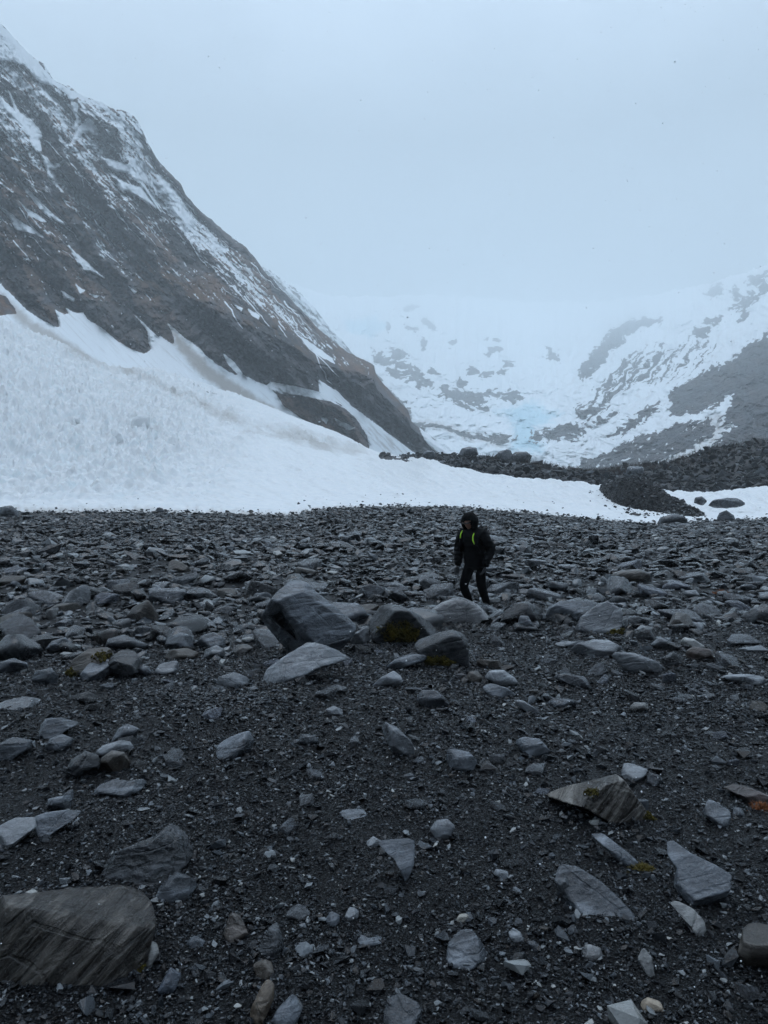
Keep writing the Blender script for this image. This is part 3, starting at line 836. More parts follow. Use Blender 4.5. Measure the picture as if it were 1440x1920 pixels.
    o = add_obj(name, mesh_np(name, W - org, F), mat or M_SLATE, loc=org)
    tc_ = col or (1, 1, 1)
    tint *= 1.38
    o.color = (tint * tc_[0], tint * tc_[1], tint * tc_[2], 1)
    tag(o, label, cat, group)
    HERO.append((o, gx, gy, max(H[0], H[1]) * .8))
    return o


def moss_on(o, centre_px, rad_px, dens=1.0, seed=0, name='moss_patch', col=None, label=None):
    """moss grown on the seen face of a rock: a ragged skin of small tufts, a part of the rock"""
    rng = np.random.default_rng(seed + 5)
    me = o.data; n = len(me.vertices)
    co = np.zeros(n * 3, np.float32); me.vertices.foreach_get('co', co); co = co.reshape(-1, 3)
    no = np.zeros(n * 3, np.float32); me.vertex_normals.foreach_get('vector', no); no = no.reshape(-1, 3)
    w = co + np.array(o.location[:])
    px, py = pxy(w[:, 0], w[:, 1], w[:, 2])
    face = (no * (w - np.array([0, 0, EYE]))).sum(1) < 0
    dd = np.hypot((px - centre_px[0]) / rad_px[0], (py - centre_px[1]) / rad_px[1]) + .55 * fbm3(co * 9, 3)
    idx = np.nonzero(face & (dd < 1) & (w[:, 2] > zg(w[:, 0], w[:, 1]) - .03))[0]
    if not len(idx): return
    scale = float(np.median(w[idx, 1])) / FPX
    A, Fc = [], []
    Vt, Ft = ICO[1]
    for k in range(int(300 * dens)):
        i = rng.choice(idx); p = co[i] + rng.normal(size=3) * scale * 2.2
        s = rng.uniform(1.2, 3.2) * scale * (1.15 - min(dd[i], 1) * .5)
        v = Vt * np.array([s, s, s]) * (1 + .35 * rng.normal(size=(len(Vt), 1)))
        off = len(A) * len(Vt); A.append(v + p + no[i] * s * .2); Fc.append(Ft + off)
    c = add_obj(name, mesh_np(name, np.concatenate(A), np.concatenate(Fc), False), M_MOSS, parent=o)
    if label: c['label'] = label
    return c


exec_rocks = True
# ---- the group of boulders in the middle
big = hero([(489, 1178), (493, 1150), (505, 1130), (522, 1110), (541, 1092), (560, 1088), (578, 1096), (600, 1119), (628, 1140), (650, 1158), (667, 1174), (664, 1190), (648, 1207), (620, 1222), (560, 1234), (510, 1246), (498, 1220)],
           .95, 'tallest boulder on the gravel, pointed, with a black cleft face and grey slab side', M_SLATE,
           planes=[(.34, -1, .20, .50), (-.75, -.85, -.75, .40), (-.1, -.45, .88, .80), (.60, -.42, .70, .60), (.35, -.6, -.65, .72)], sub=6, soft=.012, rough=.028, name='boulder', cat='boulder', tint=1.45, auto=2, bulge=4, seed=2, ledge=.10, carve=[([(484, 1165), (500, 1160), (518, 1152), (527, 1146), (536, 1160), (548, 1172), (557, 1192), (560, 1212), (546, 1228), (500, 1252), (484, 1230)], .26)])
hero([(493, 1270), (500, 1252), (520, 1240), (548, 1222), (575, 1206), (590, 1207), (612, 1214), (640, 1224), (664, 1238), (640, 1241), (600, 1254), (560, 1268), (520, 1280)],
     .42, 'pale wrinkled slab leaning low in front of the tallest boulder', M_PALE, planes=[(.0, -.75, .75, .42), (-.5, -.6, .6, .62), (.5, -.5, .7, .6)], sub=5, soft=.05, rough=.06, tint=.80, auto=3, seed=3, ledge=.1)
m1 = hero([(690, 1168), (693, 1152), (708, 1140), (730, 1133), (752, 1136), (775, 1148), (800, 1163), (826, 1184), (810, 1198), (770, 1212), (730, 1210), (700, 1200)],
          .75, 'mossy dark boulder between the tallest boulder and the walker', M_DARK, planes=[(.05, -1, -.25, .42), (.85, -.4, .6, .55), (-.7, -.5, .45, .7), (0, -.2, 1, .78)], sub=5, soft=.03, rough=.05, name='boulder', cat='boulder', tint=1.25, auto=3, seed=4)
moss_on(m1, (745, 1190), (38, 24), 2.6, 1)
m2 = hero([(775, 1212), (782, 1200), (805, 1192), (830, 1186), (850, 1183), (868, 1190), (878, 1205), (880, 1228), (876, 1244), (850, 1254), (820, 1248), (790, 1232)],
          .5, 'humped round-backed boulder with moss under it, right of the mossy dark boulder', M_DARK, planes=[(-.1, -1, -.2, .52), (-.5, -.3, .85, .62)], sub=5, soft=.06, rough=.05, name='boulder', cat='boulder', tint=1.7, auto=3, seed=5)
moss_on(m2, (815, 1244), (38, 13), 1.8, 2)
hero([(715, 1252), (740, 1238), (768, 1226), (800, 1229), (798, 1240), (770, 1248), (735, 1258)], .25, 'thin grey ledge of slate half buried beside the humped boulder', M_SLATE, tint=1.5, seed=6, rough=.06)
hero([(694, 1284), (715, 1270), (738, 1258), (752, 1268), (756, 1280), (735, 1290)], .22, 'small cracked pale stone below the humped boulder', M_PALE, tint=.7, seed=7)
hero([(800, 1160), (806, 1146), (826, 1131), (850, 1122), (870, 1121), (893, 1131), (912, 1146), (926, 1160), (905, 1168), (860, 1170), (815, 1168)],
     .8, 'smooth rounded boulder with a pale top, right at the feet of the walker', M_PALE, planes=[(0, -1, .15, .6), (.8, -.3, .55, .7)], sub=5, soft=.10, rough=.018, name='boulder', cat='boulder', tint=.75, auto=2, bulge=2.3, col=(1.06, 1, .95), seed=8)
hero([(1022, 1158), (1030, 1140), (1052, 1128), (1085, 1125), (1118, 1126), (1120, 1135), (1100, 1150), (1080, 1164), (1050, 1172)],
     .6, 'broad tilted boulder with a scooped top, behind the smooth split boulder right of the walker', M_SLATE, planes=[(.1, -.55, .83, .55), (-.3, -1, 0, .6)], sub=5, soft=.04, rough=.04, name='boulder', cat='boulder', tint=1.25, seed=9)
m3 = hero([(1078, 1176), (1090, 1158), (1115, 1138), (1138, 1127), (1158, 1138), (1178, 1158), (1180, 1178), (1160, 1187), (1120, 1189), (1088, 1185)],
          .55, 'smooth split boulder with a broad grey face and moss at its right foot', M_PALE, planes=[(-.25, -.85, .5, .5), (.9, -.3, -.1, .7)], sub=5, soft=.03, rough=.022, name='boulder', cat='boulder', tint=.62, auto=2, seed=10, ledge=.1)
moss_on(m3, (1160, 1188), (26, 9), .8, 3)
hero([(935, 1168), (948, 1145), (965, 1132), (990, 1128), (1010, 1140), (1018, 1158), (1000, 1168), (960, 1174)], .5, 'black jagged rock just right of the feet of the walker', M_DARK, tint=.85, seed=11, rough=.07, sub=4)
hero([(968, 1180), (975, 1155), (990, 1155), (1005, 1178), (990, 1184)], .2, 'narrow upright grey splinter in front of the black jagged rock', M_SLATE, tint=1.2, seed=12)
hero([(1033, 1208), (1060, 1203), (1095, 1202), (1100, 1210), (1060, 1216)], .3, 'flat blue-grey tongue of slate touching the wide low slab', M_PALE, tint=.75, seed=13, rough=.02)
hero([(1066, 1224), (1085, 1208), (1115, 1200), (1140, 1199), (1165, 1212), (1178, 1226), (1130, 1233)], .4, 'wide low pale slab below the smooth split boulder', M_PALE, tint=.72, planes=[(0, -.4, .9, .45)], seed=14, sub=5)
hero([(1145, 1236), (1155, 1226), (1190, 1225), (1230, 1238), (1251, 1252), (1245, 1262), (1215, 1264), (1170, 1256)], .34, 'rounded grey log-shaped rock right of the wide low slab', M_PALE, tint=.6, seed=15, sub=5, soft=.08, rough=.02)
hero([(1238, 1238), (1262, 1222), (1280, 1234), (1278, 1250), (1250, 1250)], .25, 'dark rock tucked behind the log-shaped rock', M_DARK, tint=1.3, seed=16)
hero([(1274, 1208), (1284, 1196), (1300, 1198), (1322, 1212), (1312, 1217), (1290, 1215)], .25, 'white quartz-streaked stone, brightest on the gravel', M_WHITE, tint=.8, seed=17, rough=.06)
hero([(1287, 1224), (1300, 1214), (1330, 1216), (1342, 1232), (1318, 1240), (1292, 1238)], .3, 'brownish purple rock in front of the white quartz stone', M_BROWN, tint=1.6, seed=18, col=(1, .9, .95))
hero([(1218, 1212), (1236, 1194), (1256, 1202), (1262, 1212), (1240, 1218)], .28, 'small pale-topped rock left of the white quartz stone', M_PALE, tint=.6, seed=19)
hero([(1192, 1196), (1205, 1176), (1220, 1180), (1230, 1198), (1215, 1202)], .22, 'dark pointed stone by the moss right of the split boulder', M_DARK, tint=1.4, seed=20)
hero([(1345, 1280), (1365, 1268), (1400, 1264), (1440, 1266), (1445, 1285), (1410, 1284), (1380, 1278)], .35, 'pale wavy slab at the right edge, below the quartz stone', M_PALE, tint=.72, seed=21, rough=.05)
hero([(1382, 1165), (1400, 1150), (1430, 1132), (1460, 1140), (1465, 1165), (1420, 1172)], .6, 'dark wedge of layered rock among the cobbles at the right edge', M_DARK, tint=1.5, seed=22, sub=4, ledge=.25)
hero([(908, 1272), (918, 1258), (945, 1257), (965, 1270), (972, 1280), (945, 1288)], .24, 'pale rounded stone, upper of a stacked pair right of the humped boulder', M_PALE, tint=.85, seed=23)
hero([(902, 1288), (920, 1282), (950, 1290), (970, 1302), (955, 1310), (920, 1306)], .24, 'dark-sided stone under the pale rounded one, lower of the pair', M_SLATE, tint=1.3, seed=24)
hero([(868, 1278), (880, 1260), (895, 1258), (905, 1270), (895, 1282)], .18, 'little brown pyramid stone left of the stacked pair', M_BROWN, tint=1.5, seed=25)
hero([(962, 1314), (980, 1314), (1005, 1328), (1022, 1340), (1000, 1339), (975, 1328)], .14, 'pale sliver of slate lying slantwise below the stacked pair', M_PALE, tint=.75, seed=26)
hero([(1028, 1268), (1060, 1264), (1095, 1268), (1112, 1288), (1085, 1290), (1050, 1278)], .22, 'low dark wedge of slate in the open gravel right of the stacked pair', M_SLATE, tint=.9, seed=27)
hero([(1018, 1322), (1040, 1310), (1085, 1312), (1090, 1320), (1050, 1328)], .2, 'thin double slab half sunk in the gravel, with a pale top', M_SLATE, tint=1.4, seed=28)
hero([(1182, 1326), (1190, 1318), (1208, 1317), (1218, 1325), (1205, 1336), (1184, 1335)], .14, 'brightest small white-grey stone in open gravel below the log-shaped rock', M_WHITE, tint=.42, seed=29)
hero([(780, 1312), (790, 1295), (820, 1296), (846, 1318), (840, 1330), (800, 1328)], .2, 'dark triangular slate sunk in the gravel below the humped boulder', M_SLATE, tint=.85, seed=30)
hero([(962, 1392), (985, 1384), (1012, 1386), (1032, 1406), (1022, 1420), (995, 1422), (978, 1408)], .24, 'rounded grey stone with a blunt dark end in the middle of the gravel', M_SLATE, tint=1.5, seed=31, sub=5, soft=.06)
hero([(714, 1368), (722, 1356), (745, 1366), (770, 1388), (785, 1408), (770, 1418), (740, 1414), (728, 1395)], .16, 'flat pale slate slab tilted towards the path, in line below the mossy boulders', M_PALE, tint=.6, seed=32, sub=5, rough=.03)
hero([(830, 1412), (850, 1406), (880, 1412), (905, 1436), (890, 1448), (855, 1446), (838, 1430)], .16, 'broken flat slate with a brown corner, right of the tilted pale slab', M_SLATE, tint=1.4, seed=33, sub=4, rough=.05)
hero([(404, 1400), (420, 1388), (455, 1376), (474, 1374), (480, 1400), (478, 1420), (440, 1424), (410, 1420)], .22, 'grey wedge rock with a dark undercut, alone in the gravel left of centre', M_SLATE, tint=1.35, planes=[(-.4, -.6, .7, .5), (.9, -.4, -.2, .75)], seed=34, sub=5)
hero([(402, 1285), (410, 1268), (440, 1261), (468, 1272), (465, 1284), (430, 1290)], .3, 'pale rounded stone left of the pale wrinkled slab', M_PALE, tint=.68, seed=35, soft=.07, sub=4)
hero([(145, 1312), (150, 1300), (165, 1297), (178, 1305), (180, 1316), (160, 1322)], .2, 'small black round stone alone on fine gravel at left', M_DARK, tint=.7, seed=36)
hero([(64, 1375), (70, 1352), (85, 1347), (115, 1348), (148, 1360), (120, 1374), (90, 1388), (68, 1386)], .28, 'grey chamfered block with a dark left end, near the left edge', M_SLATE, tint=1.25, planes=[(.2, -.8, .5, .5), (-.9, -.4, 0, .7)], seed=37, sub=5)
hero([(78, 1405), (95, 1384), (115, 1379), (135, 1388), (132, 1402), (105, 1412)], .2, 'small grey mottled stone below the chamfered block', M_SLATE, tint=1.3, seed=38)
hero([(-12, 1412), (0, 1392), (25, 1384), (58, 1394), (55, 1408), (20, 1422), (-8, 1428)], .25, 'smooth grey wedge cut by the left edge of the view', M_SLATE, tint=1.15, seed=39, sub=5)
hero([(178, 1408), (195, 1396), (225, 1390), (250, 1396), (252, 1412), (238, 1420), (200, 1418)], .2, 'pale flat-topped stone lying behind a brown-grey block', M_PALE, tint=.66, seed=40, sub=4)
hero([(186, 1440), (192, 1420), (210, 1409), (232, 1414), (243, 1432), (235, 1446), (205, 1452)], .2, 'brown-grey block in front of the pale flat-topped stone', M_BROWN, tint=1.5, seed=41, sub=5, col=(1, 1.02, 1.05))
hero([(120, 1452), (135, 1425), (160, 1411), (182, 1422), (185, 1440), (165, 1462), (130, 1466)], .22, 'dark cracked rock beside the brown-grey block', M_DARK, tint=1.15, seed=42, sub=5, rough=.06)
hero([(174, 1488), (188, 1470), (215, 1462), (240, 1468), (275, 1466), (268, 1482), (240, 1494), (200, 1500)], .2, 'flat blue-grey slab with pits on top, below the dark cracked rock', M_SLATE, tint=1.35, planes=[(0, -.5, .85, .5)], seed=43, sub=5, rough=.06)
hero([(-14, 1572), (0, 1548), (28, 1538), (62, 1542), (66, 1560), (40, 1575), (5, 1592), (-14, 1594)], .24, 'pale slab cut by the left edge, left of the tilted slate plate', M_PALE, tint=.62, planes=[(.1, -.45, .88, .5)], seed=44, sub=5)
hero([(66, 1528), (85, 1523), (125, 1524), (153, 1528), (140, 1540), (110, 1554), (70, 1570)], .14, 'tilted blue-grey slate plate with a straight upper edge', M_SLATE, tint=1.6, planes=[(.15, -.75, .62, .35)], seed=45, sub=5, rough=.02)
hero([(88, 1520), (92, 1495), (118, 1494), (135, 1479), (138, 1492), (128, 1518), (105, 1524)], .12, 'ragged upright splinter of slate above the tilted plate', M_SLATE, tint=1.2, seed=46)
hero([(188, 1650), (200, 1610), (220, 1594), (250, 1588), (290, 1580), (318, 1560), (345, 1557), (372, 1572), (370, 1600), (350, 1625), (300, 1660), (240, 1674)],
     .36, 'dark ridged boulder rising from gravel behind the huge corner boulder', M_DARK, planes=[(-.3, -.8, .35, .5), (.6, -.6, .4, .6), (-.5, -.2, .85, .7)], sub=6, soft=.02, rough=.07, name='boulder', cat='boulder', tint=1.35, seed=47, ledge=.2)
hero([(285, 1688), (300, 1662), (330, 1642), (352, 1650), (378, 1665), (360, 1680), (335, 1690), (310, 1700)], .18, 'thin folded slate lying right of the dark ridged boulder', M_SLATE, tint=1.0, seed=48, sub=4, rough=.06)
corner = hero([(-60, 1760), (-40, 1715), (0, 1704), (70, 1712), (140, 1708), (190, 1712), (240, 1722), (262, 1738), (276, 1762), (278, 1800), (262, 1840), (230, 1885), (190, 1930), (140, 1985), (0, 2010), (-60, 1990)],
     .62, 'huge brown-stained boulder filling the lower left corner, with a pale ragged top', M_FOLD, planes=[(.05, .35, 1, .82), (.10, -1, .25, .48), (-.85, -.55, .15, .66), (.75, -.65, .0, .74), (.3, -.8, .7, .80)], sub=6, soft=.006, rough=.045, name='boulder', cat='boulder', tint=.52, auto=5, bulge=6, seed=49, ledge=.12, ldir=(.75, .1, .7), anchor=1900, lean=.4)
moss_on(corner, (278, 1835), (22, 32), .5, 9)
hero([(272, 1812), (276, 1790), (285, 1770), (296, 1774), (297, 1790), (283, 1805)], .06, 'white-grey splinter leaning against the huge corner boulder', M_WHITE, tint=.5, seed=50)
slab = hero([(1022, 1502), (1045, 1490), (1075, 1480), (1110, 1470), (1145, 1458), (1165, 1450), (1182, 1462), (1205, 1485), (1232, 1508), (1230, 1530), (1212, 1550), (1180, 1552), (1145, 1536), (1105, 1518), (1060, 1510)],
            .5, 'large tilted brown-grey slab with a pale ridge and a deep black undercut', M_FOLD, planes=[(.25, -.9, .12, .42), (-.55, -.1, .85, .50), (.8, .1, .6, .62)], sub=6, soft=.010, rough=.030, name='boulder', cat='boulder', tint=1.25, auto=2, bulge=4, col=(1, 1.04, 1.08), seed=51, ledge=.15, anchor=1565, sink=.0)
moss_on(slab, (1222, 1538), (15, 20), .9, 4); moss_on(slab, (1110, 1487), (15, 8), .35, 5)
hero([(1163, 1444), (1168, 1434), (1195, 1431), (1214, 1441), (1205, 1458), (1185, 1468), (1172, 1460)], .2, 'dark wedge stone with a white top behind the large tilted slab', M_PALE, tint=.6, planes=[(0, -.25, .95, .3)], seed=52)
hero([(1212, 1468), (1218, 1450), (1238, 1455), (1246, 1470), (1232, 1478)], .15, 'rounded dark stone right of the dark wedge stone', M_SLATE, tint=.9, seed=53)
hero([(1360, 1485), (1378, 1476), (1400, 1477), (1448, 1490), (1450, 1512), (1420, 1508), (1390, 1496)], .22, 'purplish layered slab at the right edge above an orange tuft', M_BROWN, tint=1.7, col=(1, .92, 1.0), seed=54, sub=5, ledge=.2)
hero([(1318, 1530), (1328, 1504), (1350, 1502), (1372, 1516), (1373, 1545), (1355, 1552), (1335, 1540)], .12, 'flat smooth dark slate plate left of the purplish slab', M_SLATE, tint=1.1, planes=[(0, -.5, .85, .3)], seed=55, sub=4, rough=.015)
hero([(1372, 1530), (1378, 1516), (1392, 1515), (1396, 1526), (1385, 1534)], .09, 'small round stone beside the flat dark plate', M_SLATE, tint=1.3, seed=56)
hero([(1098, 1564), (1118, 1562), (1150, 1580), (1185, 1600), (1212, 1616), (1200, 1621), (1170, 1610), (1130, 1590)], .09, 'long narrow strip of slate lying below the large tilted slab', M_SLATE, tint=1.5, planes=[(0, -.5, .85, .3)], seed=57, sub=5, rough=.03)
hero([(1254, 1600), (1265, 1596), (1300, 1614), (1340, 1625), (1374, 1638), (1390, 1655), (1386, 1690), (1370, 1700), (1330, 1708), (1296, 1690), (1268, 1668), (1272, 1640), (1256, 1622)],
     .30, 'smooth blue-grey boulder with rippled top and a square dark end', M_SLATE, planes=[(-.15, -.55, .82, .46), (.97, -.30, -.30, .52), (.2, -.85, -.5, .62)], sub=6, soft=.02, rough=.030, name='boulder', cat='boulder', tint=1.6, auto=2, seed=58, ledge=.1)
hero([(1030, 1700), (1040, 1660), (1055, 1638), (1085, 1640), (1120, 1655), (1160, 1680), (1192, 1705), (1198, 1720), (1170, 1728), (1110, 1726), (1060, 1718)],
     .30, 'half-buried slate hump with a hollow along its back', M_SLATE, planes=[(-.1, -.6, .78, .42), (.6, -.2, .75, .6)], sub=6, soft=.03, rough=.05, name='boulder', cat='boulder', tint=1.15, seed=59, ledge=.15)
hero([(1043, 1668), (1048, 1650), (1065, 1646), (1074, 1658), (1070, 1672), (1052, 1672)], .1, 'small grey cube-like stone perched on the half-buried hump', M_PALE, tint=.5, seed=60, base=ray_ground(1060, 1700))
hero([(1254, 1706), (1270, 1699), (1295, 1704), (1318, 1722), (1325, 1745), (1318, 1758), (1300, 1738), (1275, 1720)], .1, 'thin light brown-grey flake in front of the rippled boulder', M_PALE, tint=.6, col=(1.05, 1, .92), planes=[(0, -.6, .8, .3)], seed=61, sub=4, rough=.03)
hero([(1388, 1800), (1396, 1765), (1410, 1744), (1450, 1742), (1470, 1800), (1460, 1850), (1410, 1858), (1392, 1840)], .4, 'black-sided block at the right edge with a flat brown-grey top', M_BROWN, tint=1.2, planes=[(0, .12, 1, .62), (-.1, -1, -.40, .34), (-.85, -.5, -.25, .6)], seed=62, sub=5, name='boulder', cat='boulder', ledge=.1)
hero([(836, 1800), (840, 1776), (862, 1757), (885, 1755), (905, 1775), (924, 1808), (905, 1824), (880, 1832), (846, 1825)], .24, 'rounded triangular grey boulder near the bottom of the view', M_SLATE, planes=[(-.1, -.6, .78, .55), (.8, -.5, .1, .72)], sub=5, soft=.03, rough=.02, tint=1.35, seed=63, name='boulder', cat='boulder')
hero([(700, 1580), (725, 1574), (765, 1576), (782, 1586), (785, 1620), (776, 1656), (760, 1640), (740, 1612), (715, 1595)], .10, 'thin triangular slate plate pointing down towards the path', M_SLATE, tint=1.6, planes=[(0, -.7, .7, .3)], seed=64, sub=5, rough=.03)
hero([(805, 1556), (818, 1541), (840, 1538), (856, 1550), (840, 1568), (825, 1576)], .09, 'pale five-sided stone between the triangular plate and the tilted slab', M_PALE, tint=.75, seed=65)
hero([(630, 1528), (645, 1518), (680, 1518), (690, 1530), (670, 1541), (640, 1542)], .14, 'grey-topped block in two pieces above the triangular plate', M_SLATE, tint=1.5, planes=[(0, -.3, .95, .4)], seed=66)
hero([(685, 1580), (700, 1570), (716, 1578), (706, 1592), (690, 1590)], .08, 'small bright chip at the corner of the triangular plate', M_PALE, tint=.75, seed=67)
hero([(924, 1640), (930, 1632), (952, 1634), (955, 1646), (948, 1652)], .06, 'small pale angular chip alone left of the half-buried hump', M_PALE, tint=.9, seed=68)
hero([(852, 1728), (862, 1716), (878, 1714), (880, 1726), (865, 1733)], .05, 'small cream pebble above the rounded triangular boulder', M_WHITE, tint=.55, col=(1.05, 1, .9), seed=69)
hero([(954, 1752), (962, 1744), (976, 1750), (984, 1764), (972, 1772), (958, 1766)], .06, 'pale oval stone right of the cream pebble', M_PALE, tint=.8, seed=70)
hero([(986, 1770), (1002, 1766), (1020, 1780), (1012, 1788), (995, 1782)], .06, 'dark flat stone below the pale oval one', M_SLATE, tint=1.3, seed=71)
hero([(466, 1916), (470, 1890), (490, 1860), (505, 1846), (516, 1856), (512, 1880), (495, 1905), (482, 1925)], .09, 'long brown finger of rock at the bottom of the view', M_BROWN, tint=2.2, col=(1.1, 1, .88), seed=72, sub=5)
hero([(500, 1922), (520, 1895), (550, 1875), (572, 1868), (568, 1895), (545, 1925), (520, 1940)], .09, 'blue-grey slate with a bright corner beside the brown finger', M_SLATE, tint=1.6, seed=73, sub=4)
hero([(482, 1775), (505, 1745), (520, 1738), (530, 1765), (535, 1785), (505, 1798)], .12, 'dark ribbed splinter standing above the brown finger', M_DARK, tint=1.6, seed=74, sub=5, ledge=.3)
hero([(474, 1812), (488, 1803), (508, 1808), (515, 1828), (500, 1842), (482, 1830)], .07, 'brown-grey flake between the ribbed splinter and the brown finger', M_BROWN, tint=1.9, seed=75)
hero([(296, 1850), (318, 1822), (335, 1818), (343, 1828), (322, 1860), (305, 1868)], .06, 'dark blue oblong stone right of the huge corner boulder', M_SLATE, tint=1.2, col=(.95, 1, 1.1), seed=76)
hero([(350, 1768), (362, 1756), (388, 1768), (385, 1780), (360, 1782)], .07, 'dark leaf-shaped slate right of the white-grey splinter', M_SLATE, tint=1.15, seed=77)
hero([(420, 1745), (432, 1714), (450, 1722), (464, 1748), (462, 1762), (430, 1765)], .07, 'flat grey plate with a reddish lower corner', M_BROWN, tint=1.9, col=(1, .95, .95), seed=78)
hero([(666, 1772), (672, 1752), (690, 1760), (722, 1757), (720, 1770), (690, 1778)], .09, 'low blue-grey ridge of slate left of the rounded triangular boulder', M_SLATE, tint=1.3, seed=79)
hero([(610, 1725), (620, 1712), (636, 1718), (638, 1738), (625, 1742)], .07, 'squat dark angular stone above the low slate ridge', M_SLATE, tint=1.2, seed=80)
hero([(646, 1718), (655, 1704), (672, 1706), (674, 1720), (660, 1728)], .07, 'small pale block right of the squat angular stone', M_PALE, tint=.6, seed=81)
hero([(718, 1915), (724, 1885), (750, 1874), (785, 1888), (795, 1912), (770, 1935), (730, 1935)], .12, 'wide smooth slate at the very bottom of the view', M_SLATE, tint=1.1, planes=[(0, -.5, .85, .4)], seed=82, sub=4)
hero([(1200, 1886), (1215, 1877), (1243, 1880), (1245, 1895), (1225, 1905), (1208, 1900)], .07, 'tan angular flake in the lower right', M_BROWN, tint=2.6, col=(1.1, 1, .86), seed=83)
hero([(1086, 1792), (1100, 1776), (1125, 1778), (1132, 1796), (1115, 1806)], .08, 'grey-brown five-sided stone below the half-buried hump', M_PALE, tint=.5, col=(1.05, 1, .95), seed=84)
hero([(1196, 1800), (1206, 1782), (1222, 1796), (1228, 1818), (1218, 1826)], .05, 'thin light flake standing on edge in the lower right', M_PALE, tint=.55, col=(1.05, 1, .93), seed=85)
hero([(555, 1385), (565, 1376), (590, 1380), (600, 1392), (575, 1398)], .12, 'dark chip of slate in open gravel right of the lone wedge rock', M_SLATE, tint=.9, seed=86)
hero([(610, 1330), (625, 1324), (645, 1332), (640, 1344), (618, 1342)], .12, 'small pale shard below the pale wrinkled slab', M_PALE, tint=.7, seed=87)
# ---- left middle, where the cobbles meet the gravel
l1 = hero([(128, 1262), (138, 1236), (165, 1218), (195, 1214), (212, 1226), (205, 1250), (180, 1268), (150, 1274)], .5, 'brown leaning slab with moss on its back, left of the two dark blocks', M_BROWN, tint=1.4, seed=90, sub=5, planes=[(-.2, -.8, .5, .5)])
moss_on(l1, (192, 1232), (16, 8), .6, 6); moss_on(l1, (128, 1268), (22, 10), .7, 7)
hero([(152, 1262), (168, 1244), (190, 1236), (206, 1236), (205, 1262), (185, 1277), (160, 1278)], .4, 'low dark rock with a purple-grey top wedged between the mossy slab and the dark block', M_SLATE, tint=1.1, seed=91, sub=5, planes=[(0, -.35, .9, .45)])
hero([(200, 1260), (208, 1232), (228, 1219), (250, 1222), (265, 1244), (260, 1262), (235, 1275), (208, 1276)], .45, 'tall dark block with a pale sloping top at the edge of the cobbles', M_DARK, tint=1.2, planes=[(0, -1, -.15, .6), (.3, -.3, .9, .5)], seed=92, sub=5)
hero([(258, 1262), (262, 1246), (278, 1250), (284, 1262), (270, 1270)], .2, 'small grey stone at the right foot of the tall dark block', M_SLATE, tint=1.3, seed=93)
hero([(284, 1264), (300, 1245), (325, 1240), (343, 1240), (335, 1258), (312, 1268)], .3, 'flat lens-shaped grey slab, last of the row right of the tall dark block', M_PALE, tint=.5, seed=94, sub=4, planes=[(0, -.5, .85, .4)], ledge=.2)
hero([(58, 1278), (68, 1258), (95, 1254), (108, 1270), (112, 1282), (80, 1286)], .35, 'flat-topped grey stone left of the mossy leaning slab', M_SLATE, tint=1.2, seed=95, sub=4)
hero([(198, 1216), (205, 1196), (232, 1190), (260, 1202), (282, 1214), (262, 1222), (225, 1222)], .5, 'wide dark peaked rock behind the tall dark block', M_SLATE, tint=.95, seed=96, sub=4)
hero([(308, 1216), (315, 1195), (340, 1187), (362, 1195), (372, 1218), (345, 1222)], .5, 'rounded cracked grey rock among the cobbles left of the tallest boulder', M_SLATE, tint=1.3, seed=97, sub=5)
hero([(305, 1238), (318, 1218), (350, 1216), (374, 1226), (360, 1236), (330, 1238)], .4, 'low brownish rock just below the rounded cracked one', M_BROWN, tint=1.3, seed=98, sub=4)
hero([(364, 1212), (378, 1192), (400, 1186), (428, 1202), (430, 1214), (395, 1220)], .5, 'long grey rock right of the rounded cracked one', M_SLATE, tint=1.2, seed=99, sub=4)
hero([(380, 1232), (385, 1218), (405, 1210), (420, 1218), (422, 1230), (400, 1238)], .35, 'rough pale stone below the long grey rock', M_PALE, tint=.5, seed=100)
hero([(86, 1215), (98, 1202), (122, 1196), (132, 1206), (130, 1218), (105, 1226)], .4, 'pale-topped rock on a patch of yellow moss in the left cobbles', M_SLATE, tint=1.35, seed=101, sub=4)
hero([(-8, 1256), (2, 1240), (25, 1235), (50, 1246), (48, 1258), (10, 1264)], .4, 'smooth grey rock near the left edge beside the cobbles', M_SLATE, tint=1.15, seed=102, sub=4)
hero([(-12, 1330), (10, 1312), (45, 1308), (80, 1316), (72, 1328), (30, 1334)], .35, 'broad flat slab near the left edge on fine gravel', M_PALE, tint=.48, seed=103, sub=5, planes=[(0, -.3, .95, .35)], rough=.04)
hero([(208, 1386), (222, 1366), (240, 1359), (262, 1370), (250, 1384), (225, 1392)], .2, 'grey fin-shaped slate in open gravel at left', M_SLATE, tint=1.1, seed=104)
hero([(655, 1205), (663, 1188), (690, 1174), (694, 1200), (675, 1210)], .3, 'dark-bottomed stone in the gap between the tallest and the mossy boulder', M_PALE, tint=.5, seed=105)
hero([(600, 1150), (620, 1128), (670, 1132), (690, 1150), (700, 1165), (650, 1175)], .5, 'wide grey rock seen behind the tallest boulder', M_SLATE, tint=1.2, seed=106, sub=4, planes=[(0, -.5, .85, .5)])
hero([(1146, 1078), (1165, 1070), (1200, 1067), (1222, 1078), (1218, 1090), (1180, 1092), (1155, 1088)], .9, 'flat brown-edged slab standing out among the cobbles right of the walker', M_BROWN, tint=1.5, seed=107, sub=4)
hero([(1278, 1120), (1285, 1108), (1305, 1106), (1312, 1118), (1295, 1124)], .4, 'rounded light stone just left of the rusty tuft', M_PALE, tint=.55, seed=108, soft=.1)
# ================================================================ loose stones
bank_py = curve([(-900, 1300), (0, 1288), (120, 1280), (345, 1264), (420, 1238), (500, 1216), (690, 1192), (800, 1174), (930, 1172), (1040, 1180), (1200, 1196), (1300, 1192), (1440, 1168), (2300, 1168)])


